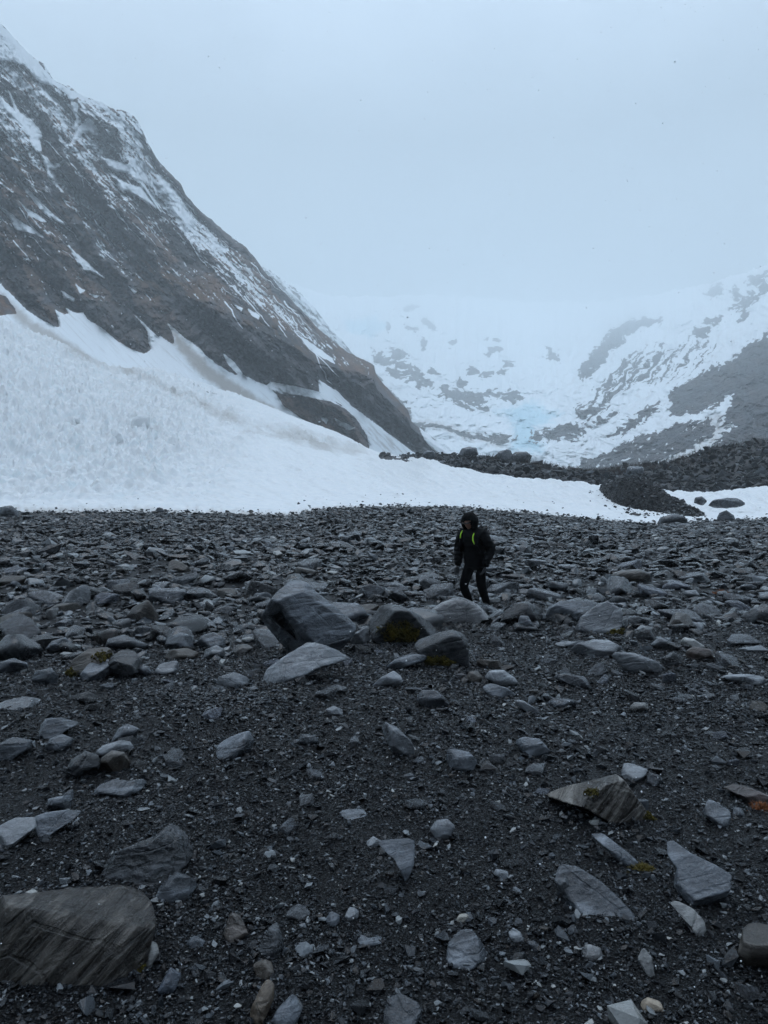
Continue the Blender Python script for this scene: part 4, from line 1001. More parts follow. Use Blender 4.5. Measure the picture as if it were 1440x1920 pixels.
def spread(n, y0, y1, k=.60, side=1.0):
    """random points over the seen part of the plain, evenly by area"""
    y = np.sqrt(RNG.uniform(y0 ** 2, y1 ** 2, n)); x = RNG.uniform(-1, 1, n) * (k * y + side)
    return x, y


def where(x, y):
    z = zg(x, y); px, py = pxy(x, y, z)
    return z, px, py


PROTO_R = [stone_shape(np.random.default_rng(100 + i), 3, (1, RNG.uniform(.55, .85), RNG.uniform(.24, .55)), 9, .012, .03, low=.58) for i in range(26)]      # rounded, near
PROTO_L = [stone_shape(np.random.default_rng(200 + i), 1, (1, RNG.uniform(.55, .85), RNG.uniform(.22, .55)), 8, .01, .0, low=.58) for i in range(24)]        # rounded, far
PROTO_C = [hull_chip(np.random.default_rng(300 + i), int(RNG.integers(8, 13)), (1, RNG.uniform(.5, .85), RNG.uniform(.18, .42))) for i in range(60)]        # flakes
PROTO_H = [stone_shape(np.random.default_rng(400 + i), 4, (1, RNG.uniform(.6, .85), RNG.uniform(.26, .6)), 10, .012, .045, low=.58) for i in range(24)]     # single ones

# ---- cobbles of the far field
parts_c = []
for (n, y0, y1, med, sg, lo, hi) in [(34000, 8.5, 62, .25, .52, .11, .75), (17000, 8.5, 27, .12, .30, .05, .2), (26000, 24, 62, .17, .3, .08, .3)]:
    x, y = spread(int(n * 1.16), y0, y1, .60, 3.6); n = len(x); s = np.clip(med * np.exp(sg * RNG.normal(size=n)), lo, hi)
    z, px, py = where(x, y)
    b = bank_py(px); clump = fbm2(x * .25, y * .25, 3, seed=200)
    inside = (py < b + 6 * RNG.normal(size=n)) & (py > edge_py(px) - 2.0 + 2 * np.abs(RNG.normal(size=n)))
    # thin stretches of bare gravel between the stones
    keep = inside & (RNG.uniform(size=n) < np.where((py < 1010) & (px < 620), .75, 1.0) * np.clip(1.05 + 1.2 * clump, .35, 1))
    keep &= ~((px > 640) & (px < 800) & (py > 955) & (py < 985) & (RNG.uniform(size=n) < .35))
    far_small = np.where(y > 30, .9, 1.0)
    parts_c.append(np.stack([x, y, z, s * far_small, px, py], -1)[keep])
CB = np.concatenate(parts_c)
# ---- larger stones strewn over the foreground gravel
x, y = spread(1700, 1.9, 12.5, .56, .3); s = np.clip(.12 * np.exp(.40 * RNG.normal(size=1700)), .09, .34) * np.clip(y / 6, .6, 1.25)
z, px, py = where(x, y)
dens = np.where(px > 880, .62, .36) * np.clip(.8 + 1.3 * fbm2(x * .5, y * .5, 3, seed=205), .1, 1.2)
keep = (py > bank_py(px)) & (RNG.uniform(size=1700) < dens * .85)
SL = np.stack([x, y, z, s, px, py], -1)[keep]


def tints(n, pale=1.0):
    t = RNG.uniform(size=n) ** (1.15 / pale)
    return t


def orient(n, tilt):
    return rot_batch(RNG.uniform(0, 2 * np.pi, n), RNG.normal(size=n) * tilt, RNG.normal(size=n) * tilt)


def short_name(label):
    for cutw in (',', ' on ', ' with ', ' lying ', ' leaning ', ' in ', ' at ', ' right ', ' left ', ' below ', ' behind ', ' among ', ' alone ', ' standing ', ' rising ', ' filling ', ' beside ', ' between ', ' under ', ' seen ',
                 ' wedged ', ' near ', ' above ', ' touching ', ' just ', ' half ', ' sunk ', ' cut ', ' perched ', ' tucked ', ' pointing ', ' tilted ', ' above ', ' from '):
        label = label.split(cutw)[0]
    return label


LAND = []
for (o, gx, gy, r) in HERO:
    w = o.location; px_, py_ = pxy(w.x, w.y, w.z)
    nm = short_name(o['label'])
    if len(nm.split()) >= 3 and abs(px_ - 720) < 730 and py_ < 1900: LAND.append((px_, py_, nm, (gx, gy, r)))
LAND += [(893, 1146, 'walker in black', (1.6, 13.1, .3)), (1355, 1112, 'rusty orange tuft', (7, 16, .3)), (1250, 968, 'dark gravel mound', (28, 76, 4))]


def loose(A, n_single, name, label_kind, group, smooth_protos):
    """the stones that show largest become objects of their own; returns the rest"""
    size = A[:, 3] / A[:, 1]
    seen = (A[:, 4] > 8) & (A[:, 4] < 1432) & (A[:, 5] < 1905)
    for (o, gx, gy, r) in HERO:
        seen &= ~(np.hypot(A[:, 0] - gx, A[:, 1] - gy) < r + A[:, 3] * .55)
        t = A[:, 1] / max(gy, .1)                                      # behind a rock, on its sight line
        seen &= ~((A[:, 1] > gy) & (A[:, 1] < gy + 4 * r + .6) & (np.abs(A[:, 0] - gx * t) < r * .8))
    order = np.argsort(np.where(seen, -size, 9.0))[:n_single]
    chosen = []
    for i in order:                                                    # keep the single ones clear of one another
        if seen[i] and all(np.hypot(A[i, 0] - A[j, 0], A[i, 1] - A[j, 1]) > .42 * (A[i, 3] + A[j, 3]) for j in chosen): chosen.append(i)
    rest = np.ones(len(A), bool); rest[order] = False
    recs = []
    mats = [(M_DARK, 'black', 1.1), (M_SLATE, 'dark grey', .95), (M_SLATE, 'grey', 1.35), (M_SLATE, 'blue-grey', 1.5), (M_BROWN, 'brownish', 1.5), (M_PALE, 'pale grey', .60)]
    shapes = {}
    for i in chosen:
        k = int(RNG.integers(len(PROTO_H)))
        m, adj, tn = mats[int(RNG.choice(6, p=[.14, .26, .26, .14, .08, .12]))]
        key = (k, m.name)
        if key not in shapes:
            me = mesh_np(name, *PROTO_H[k]); me.materials.append(m); shapes[key] = me
        o = bpy.data.objects.new(name, shapes[key]); COL.objects.link(o)
        L = A[i, 3] * .5
        flat = RNG.uniform(.75, 1.25)
        o.scale = (L, L * RNG.uniform(.85, 1.15), L * flat)
        o.rotation_euler = (RNG.normal() * .16, RNG.normal() * .16, RNG.uniform(0, 6.28))
        o.location = (A[i, 0], A[i, 1], A[i, 2] + L * .40 * flat * .35)
        v = RNG.uniform(.85, 1.15) * tn; o.color = (v, v, v * (1.08 if adj == 'blue-grey' else 1), 1)
        dl = [(math.hypot(A[i, 4] - q[0], (A[i, 5] - q[1]) * 1.4), q) for q in LAND]; dist, q = min(dl, key=lambda e: e[0])
        dx, dy = A[i, 4] - q[0], A[i, 5] - q[1]
        rel = ('to the right of' if dx > 0 else 'to the left of') if abs(dx) > 1.3 * abs(dy) else ('in front of' if dy > 0 else 'behind')
        recs.append([f'{adj} {"flat" if flat < .95 else "thick"} {label_kind} {rel} the {q[2]}', dist, o])
    seen_l = {}
    for lab, dist, o in sorted(recs, key=lambda r: r[1]):
        c = seen_l[lab] = seen_l.get(lab, 0) + 1
        o.select_set(False)
        tag(o, lab, 'rock', group); o['_n'] = c
    word = {1: 'nearest', 2: 'second', 3: 'third', 4: 'fourth', 5: 'fifth', 6: 'sixth', 7: 'seventh', 8: 'eighth', 9: 'ninth'}
    for lab, dist, o in recs:
        if seen_l[lab] > 1: o['label'] = f'{word.get(o["_n"], "farthest")} {lab}'
        del o['_n']
    return A[rest]


SL = loose(SL, 105, 'stone', 'stone', 'stones strewn over the foreground gravel', None)
CB = loose(CB, 92, 'cobble', 'cobble', 'cobbles of the field behind the boulders', None)

near = CB[:, 1] < 17; big_ = (CB[:, 3] > .13) & (RNG.uniform(size=len(CB)) < .62)
for msk, protos, nm, sm in ((near & big_, PROTO_R, 'gravel', True), (~near & big_, PROTO_L, 'gravel', False), (~big_, PROTO_C, 'gravel', False)):
    A = CB[msk]; n = len(A)
    L = A[:, 3] * .5
    S = np.stack([L, L * RNG.uniform(.8, 1.15, n), L * RNG.uniform(.7, 1.3, n)], -1)
    P = A[:, :3] + np.stack([L * 0, L * 0, L * RNG.uniform(.02, .34, n)], -1)
    tag(scatter_mesh(nm, protos, RNG.integers(len(protos), size=n), P, S, orient(n, .22), M_COBBLE, sm, tints(n)), kind='stuff')

# ---- gravel of the foreground
G = []
for (n, y0, y1, lo, hi, pw) in [(52000, 1.7, 4.6, .009, .022, 2.0), (70000, 1.7, 9.5, .018, .055, 2.4), (70000, 6, 17, .028, .07, 2.2), (13000, 1.7, 15, .042, .13, 2.2)]:
    x, y = spread(n, y0, y1, .57, .25)
    u = RNG.uniform(size=n); s = (lo ** -pw + u * (hi ** -pw - lo ** -pw)) ** (-1 / pw)
    z, px, py = where(x, y)
    cl = fbm2(x * .7, y * .7, 3, seed=211)
    keep = (py > bank_py(px) - 75) & (RNG.uniform(size=n) < np.clip(.85 + cl * .9, .3, 1))
    G.append(np.stack([x, y, z, s], -1)[keep])
# the same ground goes on to both sides of the view
n = 62000; y = np.sqrt(RNG.uniform(.5 ** 2, 15 ** 2, n)); y = np.where(RNG.uniform(size=n) < .5, RNG.uniform(-1.5, 15, n), y)
x = np.sign(RNG.uniform(-1, 1, n)) * (np.maximum(.57 * y, 0) + .25 + RNG.uniform(0, 3.6, n)); s = (.024 ** -2.2 + RNG.uniform(size=n) * (.14 ** -2.2 - .024 ** -2.2)) ** (-1 / 2.2)
z = zg(x, y); G.append(np.stack([x, y, z, s], -1)[(y < 9.5) | (bank_py(720 + FPX * x / np.maximum(y, 1)) < 960 + FPX * 1.75 / np.maximum(y, 1))])
L_ = SL[:, 3] if len(SL) else np.zeros(0)
G.append(SL[:, :4])
G = np.concatenate(G); n = len(G); L = G[:, 3] * .5
S = np.stack([L, L, L * RNG.uniform(.8, 1.4, n)], -1)
P = G[:, :3] + np.stack([L * 0, L * 0, L * RNG.uniform(.0, .30, n) + .003], -1)
tag(scatter_mesh('gravel', PROTO_C, RNG.integers(len(PROTO_C), size=n), P, S, orient(n, .28), M_CHIPS, False, tints(n, 1.05)), kind='stuff')

# ================================================================ moraine rubble
mx_, my_, mz_, mpx, mt = MOR
cand = np.argwhere((mt > .02) & (mt <= 1.0) & (mpx < 1700))
cand = cand[(cand[:, 0] > 6) & (cand[:, 0] < 70)]
pick = cand[RNG.integers(len(cand), size=9000)]
X, Y, Z = mx_[pick[:, 0], pick[:, 1]], my_[pick[:, 0], pick[:, 1]], mz_[pick[:, 0], pick[:, 1]]
n = len(X); L = np.clip(.40 * np.exp(.62 * RNG.normal(size=n)), .16, 1.5)
S = np.stack([L, L, L * RNG.uniform(1.0, 2.0, n)], -1)
P = np.stack([X + RNG.normal(size=n) * .5, Y + RNG.normal(size=n) * .8, Z + L * .15], -1)
M_RUBBLE = mat_stones('moraine_blocks', 2.5, .4, .65)
tag(scatter_mesh('rubble', PROTO_C, RNG.integers(len(PROTO_C), size=n), P, S, orient(n, .5), M_RUBBLE, False, tints(n, .95) * .93), kind='stuff')
for (out, lab, Yb, th, tn) in [
    ([(860, 852), (866, 841), (880, 838), (893, 840), (896, 853), (880, 858)], 'square dark boulder on the moraine crest, left one of the two big ones', 176, 4, 1.1),
    ([(931, 860), (934, 848), (950, 843), (962, 846), (960, 864), (945, 868)], 'blocky dark boulder on the moraine crest, right one of the two big ones', 172, 4, 1.0),
    ([(958, 866), (962, 848), (985, 847), (1000, 857), (996, 868)], 'low black boulder touching the blocky one on the moraine crest', 171, 4, .8),
    ([(790, 856), (798, 845), (812, 846), (818, 857), (805, 861)], 'small jagged boulder at the left tip of the moraine', 178, 3, 1.0),
    ([(1345, 885), (1356, 879), (1372, 881), (1374, 890), (1355, 893)], 'pale flat-topped boulder on the right rise of the moraine', 150, 3, 2.4),
    ([(940, 884), (946, 870), (965, 868), (972, 882), (958, 888)], 'reddish dark boulder below the crest of the moraine', 160, 3, 1.2),
    ([(1170, 888), (1180, 874), (1204, 876), (1210, 890), (1190, 895)], 'big dark slab among the moraine rubble above the mound', 152, 4, 1.3)]:
    o = hero(out, th, lab, M_SLATE, tint=tn, name='boulder', cat='boulder', group='boulders on the moraine', base=Yb, sub=4, rough=.10)

# ---- brush on the moraine crest
rng = np.random.default_rng(5); vs, fs = [], []
for k in range(2600):
    px = rng.choice([rng.normal(1190, 60), rng.normal(1020, 45), rng.normal(915, 12), rng.normal(1090, 50), rng.uniform(1250, 1440)], p=[.5, .14, .05, .15, .16])
    c = np.argmin(np.abs(mpx[20] - px)); r = rng.integers(52, 70)
    p = np.array([mx_[r, c], my_[r, c], mz_[r, c]]) + rng.normal(size=3) * np.array([.4, .8, 0])
    h = rng.uniform(.6, 1.7); d = np.array([rng.normal() * .35, rng.normal() * .3, 1.0]); tip = p + d * h; w = .034
    b = len(vs); vs += [p + (-w, 0, -.1), p + (w, 0, -.1), p + (0, w * 1.5, -.1), tip]; fs += [(b, b + 1, b + 3), (b + 1, b + 2, b + 3), (b + 2, b, b + 3)]
    q = p + d * h * .55; t2 = q + np.array([rng.normal() * .4, rng.normal() * .3, .5]) * h * .6
    b = len(vs); vs += [q + (-w * .7, 0, 0), q + (w * .7, 0, 0), q + (0, w, 0), t2]; fs += [(b, b + 1, b + 3), (b + 1, b + 2, b + 3), (b + 2, b, b + 3)]


def plain(name, c, rough=.7, spec=.3, nscale=0, var=.3):
    n_ = NT(name); col = c
    if nscale:
        a = n_.noise(n_.coord('Object'), nscale, 4, .6); col = n_.mix(n_.rng(a, .3, .7), tuple(x * (1 - var) for x in c), tuple(x * (1 + var) for x in c))
    return n_.done(col, rough, None, spec)


M_TWIG = plain('bare_brush', (.055, .035, .026), nscale=2, var=.5)
tag(add_obj('undergrowth', mesh_np('undergrowth', np.array(vs), np.array(fs), False), M_TWIG), kind='stuff')

# ================================================================ the dark gravel mound on the snow
top = smooth_curve([(1100, 926), (1122, 914), (1135, 907), (1155, 901), (1186, 894), (1208, 899), (1230, 911), (1255, 927), (1280, 944), (1305, 957), (1335, 972), (1360, 980)], 6)
bot = smooth_curve([(1100, 918), (1122, 918), (1138, 934), (1150, 946), (1200, 957), (1250, 964), (1300, 970), (1335, 974), (1360, 978)], 6)
pxs = np.linspace(1108, 1352, 190); vv = np.linspace(-1, 1, 110)
PX, Vv = np.meshgrid(pxs, vv)
e = np.clip((PX - 1108) / 244, 0, 1)
base_pts = [snow_z(a_, float(bot(a_))) for a_ in pxs]
kk = np.ones(15) / 15; sm = lambda q: np.convolve(np.concatenate([[q[0]] * 7, q, [q[-1]] * 7]), kk, 'valid')
Yf = np.tile(sm(np.array([q.y for q in base_pts])), (len(vv), 1)); zf = np.tile(sm(np.array([q.z for q in base_pts])), (len(vv), 1)) - .05
half = 7.0 * np.sqrt(np.clip(4 * e * (1 - e), .02, 1)) + .6; Yc = Yf + half
zt = EYE + (960 - np.minimum(top(PX), bot(PX) - 1)) / FPX * Yc
Yg = Yc + Vv * half; prof = np.clip(1 - np.abs(Vv) ** 1.15, 0, 1)
X = (PX - 720) / FPX * Yg; Zg = zf - .12 + (zt - zf + .12) * prof
endf = sstep(0, .10, e) * sstep(1.0, .90, e)
Zg = Zg - 1.6 * sstep(.10, .0, prof) - (1 - endf) * 1.2
Zg = Zg + (fbm2(X * .35, Yg * .35, 4, seed=230) * .35 + fbm2(X * 2.2, Yg * 2.2, 3, seed=233) * .07) * prof ** .5
tag(add_obj('hill', mesh_np('hill', np.stack([X, Yg, Zg], -1).reshape(-1, 3), grid_faces(*PX.shape)), M_GROUND), kind='structure')
n = 17000; i, j = RNG.integers(2, 70, n), RNG.integers(2, 188, n)
L = np.clip(.055 * np.exp(.65 * RNG.normal(size=n)), .025, .5)
P = np.stack([X[i, j] + RNG.normal(size=n) * .05, Yg[i, j] + RNG.normal(size=n) * .05, Zg[i, j] + L * .1], -1)
tag(scatter_mesh('gravel', PROTO_C, RNG.integers(len(PROTO_C), size=n), P, np.stack([L, L, L * 1.3], -1), orient(n, .4), M_CHIPS, False, tints(n, .85)), kind='stuff')
for (out, lab, Yb, th, tn, nm) in [
    ([(1233, 982), (1240, 970), (1262, 964), (1280, 967), (1291, 980), (1275, 986), (1250, 987)], 'wide black rock at the snow edge below the gravel mound', 59, 1.4, .9, 'rock'),
    ([(1300, 942), (1304, 933), (1316, 931), (1325, 940), (1320, 947)], 'small upright dark rock on the snow right of the gravel mound', 74, .8, 1.1, 'rock'),
    ([(1328, 948), (1340, 937), (1365, 934), (1390, 934), (1401, 946), (1380, 949), (1345, 951)], 'long low dark rock lying on the snow at far right', 73, 1.8, .9, 'rock'),
    ([(1343, 976), (1350, 962), (1362, 957), (1374, 966), (1378, 977), (1360, 980)], 'dark pyramid rock at the right foot of the gravel mound', 60, 1.0, 1.2, 'rock'),
    ([(1264, 990), (1275, 982), (1295, 982), (1300, 990), (1280, 995)], 'rounded rock in front of the wide black rock at the snow edge', 54, .9, 1.3, 'rock'),
    ([(1199, 985), (1205, 979), (1214, 980), (1216, 986)], 'small lone dark stone on the snow left of the wide black rock', 60, .5, 1.0, 'rock'),
    ([(-6, 964), (2, 951), (20, 948), (34, 960), (38, 970), (10, 972)], 'large dark rock at the far left end of the snow edge', 52, 1.2, 1.0, 'rock'),
    ([(288, 962), (296, 951), (304, 953), (310, 961), (300, 965)], 'black rock poking out of the hollow under the snow edge', 60, .5, .6, 'rock'),
    ([(737, 952), (741, 947), (748, 948), (749, 953)], 'tiny dark stone lying on the snow above the crest of the gravel', 62, .4, .9, 'rock')]:
    hero(out, th, lab, M_SLATE, tint=tn, name=nm, cat='rock', base=Yb, sub=4, rough=.09)

# ================================================================ blocks of avalanche snow
def mat_block():
    n_ = NT('dirty_snow_block'); c = n_.coord('Object'); a = n_.noise(c, 1.4, 6, .65)
    col = n_.mix(n_.rng(a, .35, .7), (.78, .81, .82), (.87, .88, .89))
    return n_.done(col, .75, n_.bump(n_.noise(c, 4, 5, .65), .7, .3), .3)


M_BLOCK = mat_block()
for q, (out, lab, th) in enumerate([
    ([(246, 800), (250, 786), (262, 779), (280, 781), (278, 798), (272, 812), (256, 808)], 'largest block of avalanche snow, square-cut, standing on the fan', 3.2),
    ([(208, 828), (212, 814), (218, 806), (226, 813), (233, 828), (220, 832)], 'pointed lump of snow below and left of the largest snow block', 1.8),
    ([(190, 818), (194, 811), (201, 812), (202, 819)], 'small lump of snow just left of the pointed snow lump', .8),
    ([(136, 792), (140, 784), (148, 784), (151, 793)], 'rounded snow lump far to the left of the largest snow block', 1.0),
    ([(348, 818), (351, 812), (356, 813), (357, 821)], 'little snow lump at the right end of the rough debris tongue', .6),
    ([(323, 836), (326, 831), (331, 833), (330, 838)], 'tiny snow ball alone on the smooth snow', .5)]):
    bx, by = (out[0][0] + out[-1][0]) / 2, max(p[1] for p in out)
    p = snow_z(bx, by)
    o = hero(out, th, lab, M_BLOCK, name='snow_block', cat='snow block', group='blocks of avalanche snow on the fan', base=p.y, sub=4, rough=.15, lean=-.35, seed=q, soft=.03)

n = 140; ka = RNG.uniform(1105, 1400, n); kb = bot(ka) + np.abs(RNG.normal(size=n)) * 9 + 1
P = np.array([snow_z(a, b)[:] for a, b in zip(ka, kb)]); L = np.clip(.13 * np.exp(.55 * RNG.normal(size=n)), .05, .5)
tag(scatter_mesh('gravel', PROTO_C, RNG.integers(len(PROTO_C), size=n), P + np.stack([L * 0, L * 0, L * .2], -1), np.stack([L, L, L * 1.5], -1), orient(n, .3), M_COBBLE, False, tints(n)), kind='stuff')

# ---- a bent branch showing through the snow
p0 = snow_z(352, 718); vs, fs = [], []
M_BR = plain('dark_branch', (.05, .04, .035))


def tube(pts, rad, k=6):
    """(V,F) of a tapered tube through points"""
    pts = [Vector(p) for p in pts]; V, F = [], []
    for i, p in enumerate(pts):
        d = (pts[min(i + 1, len(pts) - 1)] - pts[max(i - 1, 0)]).normalized()
        a = d.orthogonal().normalized(); b = d.cross(a); r = rad[i] if hasattr(rad, '__len__') else rad
        V += [p + (a * math.cos(t) + b * math.sin(t)) * r for t in [2 * math.pi * j / k for j in range(k)]]
    for i in range(len(pts) - 1):
        for j in range(k):
            a, b = i * k + j, i * k + (j + 1) % k; F += [(a, b, b + k), (a, b + k, a + k)]
    for i in range(1, k - 1): F += [(0, i + 1, i), ((len(pts) - 1) * k, (len(pts) - 1) * k + i, (len(pts) - 1) * k + i + 1)]
    return np.array([v[:] for v in V], np.float32), np.array(F, np.int32)


VS, FS, off = [], [], 0
stem = [snow_z(a, b) + Vector((0, 0, .3)) for a, b in ((356, 719), (366, 724), (378, 730), (392, 737), (406, 741))]
tw = [tube(stem, [.22, .20, .2, .15, .08])]
for k in range(14):
    b0 = stem[k % 4].lerp(stem[k % 4 + 1], random.random()); tw.append(tube([b0, b0 + Vector((random.uniform(-1, 1), random.uniform(-.5, .5), random.uniform(.5, 1.6)))], [.07, .03]))
for v, f in tw: VS.append(v); FS.append(f + off); off += len(v)
tag(add_obj('branch', mesh_np('branch', np.concatenate(VS), np.concatenate(FS)), M_BR), 'dark bent branch with bare twigs poking out of the snow fan', 'branch')

# ---- tufts
M_RUST = plain('rusty_tuft', (.21, .075, .025), nscale=40, var=.5); M_YEL = plain('olive_tuft', (.11, .085, .014), nscale=60, var=.5)


def tuft(name, px, py, w, h, n, mat, lab, cat):
    Yg = ray_ground(px, py); c = Vector(((px - 720) / FPX * Yg, Yg, 0)); c.z = float(zg(c.x, c.y)); VS, FS, off = [], [], 0
    for k in range(n):
        r = math.sqrt(random.random()) * w / 2; a = random.uniform(0, 6.28); b = Vector((r * math.cos(a), r * math.sin(a) * .6, -.01))
        tip = b + Vector((random.gauss(0, .35) * h, random.gauss(0, .35) * h, h * random.uniform(.35, 1) * (1.1 - r / w * 1.4)))
        v, f = tube([b, b.lerp(tip, .55) + Vector((0, 0, h * .12)), tip], [h * .045, h * .04, h * .012], 4); VS.append(v); FS.append(f + off); off += len(v)
    tag(add_obj(name, mesh_np(name, np.concatenate(VS), np.concatenate(FS)), mat, loc=c), lab, cat)


tuft('grass_tuft', 1355, 1115, .42, .13, 420, M_RUST, 'rusty orange grass tuft low among the cobbles at right', 'grass tuft')
tuft('grass_tuft', 1432, 1517, .14, .06, 220, M_RUST, 'orange-red tuft under the purplish slab at the right edge', 'grass tuft')
tuft('moss_tuft', 1205, 1632, .10, .04, 420, M_YEL, 'olive yellow cushion of moss at the end of the narrow slate strip', 'moss')
tuft('moss_tuft', 1180, 1637, .05, .02, 160, M_YEL, 'tiny olive moss speck left of the larger moss cushion', 'moss')

# ---- stones washed out on to the thin edge of the snow, and a few far out on it
n = 1000; pxs = RNG.uniform(-40, 1480, n); up = np.abs(RNG.normal(size=n)) * 3.2 + .3
far_ = RNG.uniform(size=n) < .06; up = np.where(far_, RNG.uniform(4, 30, n), up)
P = np.array([snow_z(a, float(edge_py(a)) - u)[:] for a, u in zip(pxs, up)]); L = np.clip(.10 * np.exp(.5 * RNG.normal(size=n)), .04, .32)
tag(scatter_mesh('gravel', PROTO_C, RNG.integers(len(PROTO_C), size=n), P + np.stack([L * 0, L * 0, L * .15], -1), np.stack([L, L, L * 1.4], -1), orient(n, .3), M_COBBLE, False, tints(n)), kind='stuff')
# ================================================================ the walker
def skin(name, pts, edges, rad, root=0, levels=2):
    me = bpy.data.meshes.new(name); me.from_pydata([tuple(p) for p in pts], edges, []); o = bpy.data.objects.new(name, me); COL.objects.link(o)
    o.modifiers.new('skin', 'SKIN'); o.modifiers.new('sub', 'SUBSURF').levels = levels; o.modifiers['sub'].render_levels = levels
    o.modifiers['skin'].use_smooth_shade = True
    if not me.skin_vertices: me.skin_vertices.new()
    for i, sv in enumerate(me.skin_vertices[0].data):
        sv.radius = rad[i] if hasattr(rad[i], '__len__') else (rad[i], rad[i]); sv.use_root = i == root
    dg = bpy.context.evaluated_depsgraph_get(); m = bpy.data.meshes.new_from_object(o.evaluated_get(dg))
    bpy.data.objects.remove(o); bpy.data.meshes.remove(me); m.name = name
    return m


def cloth(name, c, rough=.5, scale=30, bump=.3, spec=.4, quilt=0):
    n_ = NT(name); co = n_.coord('Object'); a = n_.noise(co, scale, 5, .6)
    col = n_.mix(n_.rng(a, .3, .7), tuple(x * .7 for x in c), tuple(x * 1.4 for x in c))
    return n_.done(col, rough, n_.bump(a, bump, .01), spec)


M_JACKET = cloth('black_padded_nylon', (.0028, .0034, .0046), .6, 22, .9, .10); M_TROUS = cloth('black_trousers', (.0022, .0026, .0034), .85, 40, .3, .06)
M_SKIN = plain('skin', (.36, .19, .135), .55); M_NEON = plain('neon_piping', (.50, .90, .06), .6); M_PACK = cloth('black_pack', (.004, .0045, .006), .7, 30, .3, .1); M_BRIM = plain('grey_brown_brim', (.085, .07, .065), .7)
M_BOOT = cloth('dark_boot', (.012, .011, .010), .5); M_GLOVE = cloth('dark_glove', (.012, .014, .017), .6)

PB = Vector((1.63, 13.1, float(zg(1.63, 13.1)))); KX = 13.1 / FPX
Fw = Vector((-.62, -.785, 0)).normalized(); Lf = Vector((-Fw.y, Fw.x, 0))     # facing; the walker's left


def W(f, l, z): return Fw * f + Lf * l + Vector((0, 0, z))


hip, chest, shl, neck = W(0, 0, .90), W(.09, 0, 1.20), W(.12, 0, 1.36), W(.16, 0, 1.44)
headc = W(.23, 0, 1.56)
kneeR, ankR, toeR = W(.27, -.10, .45), W(.05, -.10, .17), W(.17, -.11, .04)      # lifted leg, bent
kneeL, ankL, toeL = W(.04, .12, .47), W(-.16, .14, .09), W(.04, .15, .035)       # standing leg
elR, wrR = W(.08, -.31, 1.07), W(.15, -.29, .78); elL, wrL = W(-.02, .33, 1.07), W(.12, .26, .79)
person = bpy.data.objects.new('person', None); COL.objects.link(person); person.location = PB
tag(person, 'person in a black hooded jacket and trousers walking with head bowed behind the rounded boulder', 'person')


def hand_pts(wr, el, side):
    d = (wr - el).normalized(); s = d.cross(Vector((0, 0, 1))); s = (s if s.length > .1 else Lf).normalized(); n_ = s.cross(d)
    P, E, R = [], [], []
    palm = wr + d * .055; P += [palm, wr + d * .095]; R += [(.034, .020), (.036, .018)]
    for i, (o_, ln) in enumerate(((-.027, .060), (-.009, .072), (.010, .066), (.028, .052))):
        b0 = wr + d * .10 + s * o_; b1 = b0 + d * ln * .55 + n_ * .008; b2 = b1 + d * ln * .45 + n_ * .024
        P += [b0, b1, b2]; R += [.0105, .010, .008]
    t0 = wr + d * .045 + s * -.034 * side; t1 = t0 + d * .032 - s * .02 * side; t2 = t1 + d * .03 + n_ * .01; P += [t0, t1, t2]; R += [.013, .012, .009]
    return P, R


pts = [hip, W(.05, 0, 1.05), chest, shl, neck, headc + Vector((0, 0, -.05)), W(0, -.10, .86), kneeR, ankR, toeR, W(0, .10, .86), kneeL, ankL, toeL,
       W(.12, -.19, 1.36), elR, wrR, W(.12, .19, 1.36), elL, wrL]
rad = [.13, .12, (.15, .13), (.12, .10), .06, .075, (.115,.115), .088, .066, .04, (.115,.115), .088, .066, .04, .062, .048, .033, .062, .048, .033]
edges = [(0, 1), (1, 2), (2, 3), (3, 4), (4, 5), (0, 6), (6, 7), (7, 8), (8, 9), (0, 10), (10, 11), (11, 12), (12, 13), (3, 14), (14, 15), (15, 16), (3, 17), (17, 18), (18, 19)]
body = skin('body', pts, edges, rad)
body.materials.clear(); body.materials.append(M_TROUS)
# head with a face, welded into the same mesh
bm = bmesh.new(); bm.from_mesh(body)
D, F = ICO[4]
hd = (Fw * .93 + Vector((0, 0, -.36))).normalized(); hs = Lf; hu = hs.cross(hd) * -1
if hu.z < 0: hu = -hu
for v0 in [0]:
    vs_ = []
    for d_ in D:
        x, y, z = map(float, d_)                      # x side, y forward, z up
        r = Vector((x * .076, y * .098, z * .118))
        if z < 0: r.x *= 1 + .25 * z; r.y *= 1 + .05 * z
        f_ = max(y, 0)
        nose = math.exp(-((x * .076) / .012) ** 2 - ((z * .118 + .018) / .026) ** 2) * f_; r.y += .024 * nose
        for sx in (-1, 1): r.y -= .010 * math.exp(-((x * .076 - sx * .031) / .014) ** 2 - ((z * .118 - .012) / .011) ** 2) * f_
        r.y += .006 * math.exp(-((x * .076) / .022) ** 2 - ((z * .118 + .060) / .008) ** 2) * f_ + .008 * math.exp(-((x * .076) / .02) ** 2 - ((z * .118 + .1) / .015) ** 2) * f_
        vs_.append(bm.verts.new(headc + hs * r.x + hd * r.y + hu * r.z))
    for f in F:
        try: fc = bm.faces.new([vs_[i] for i in f]); fc.smooth = True; fc.material_index = 1
        except ValueError: pass
bm.to_mesh(body); bm.free(); body.materials.append(M_SKIN)
add_obj('body', body, None, person)

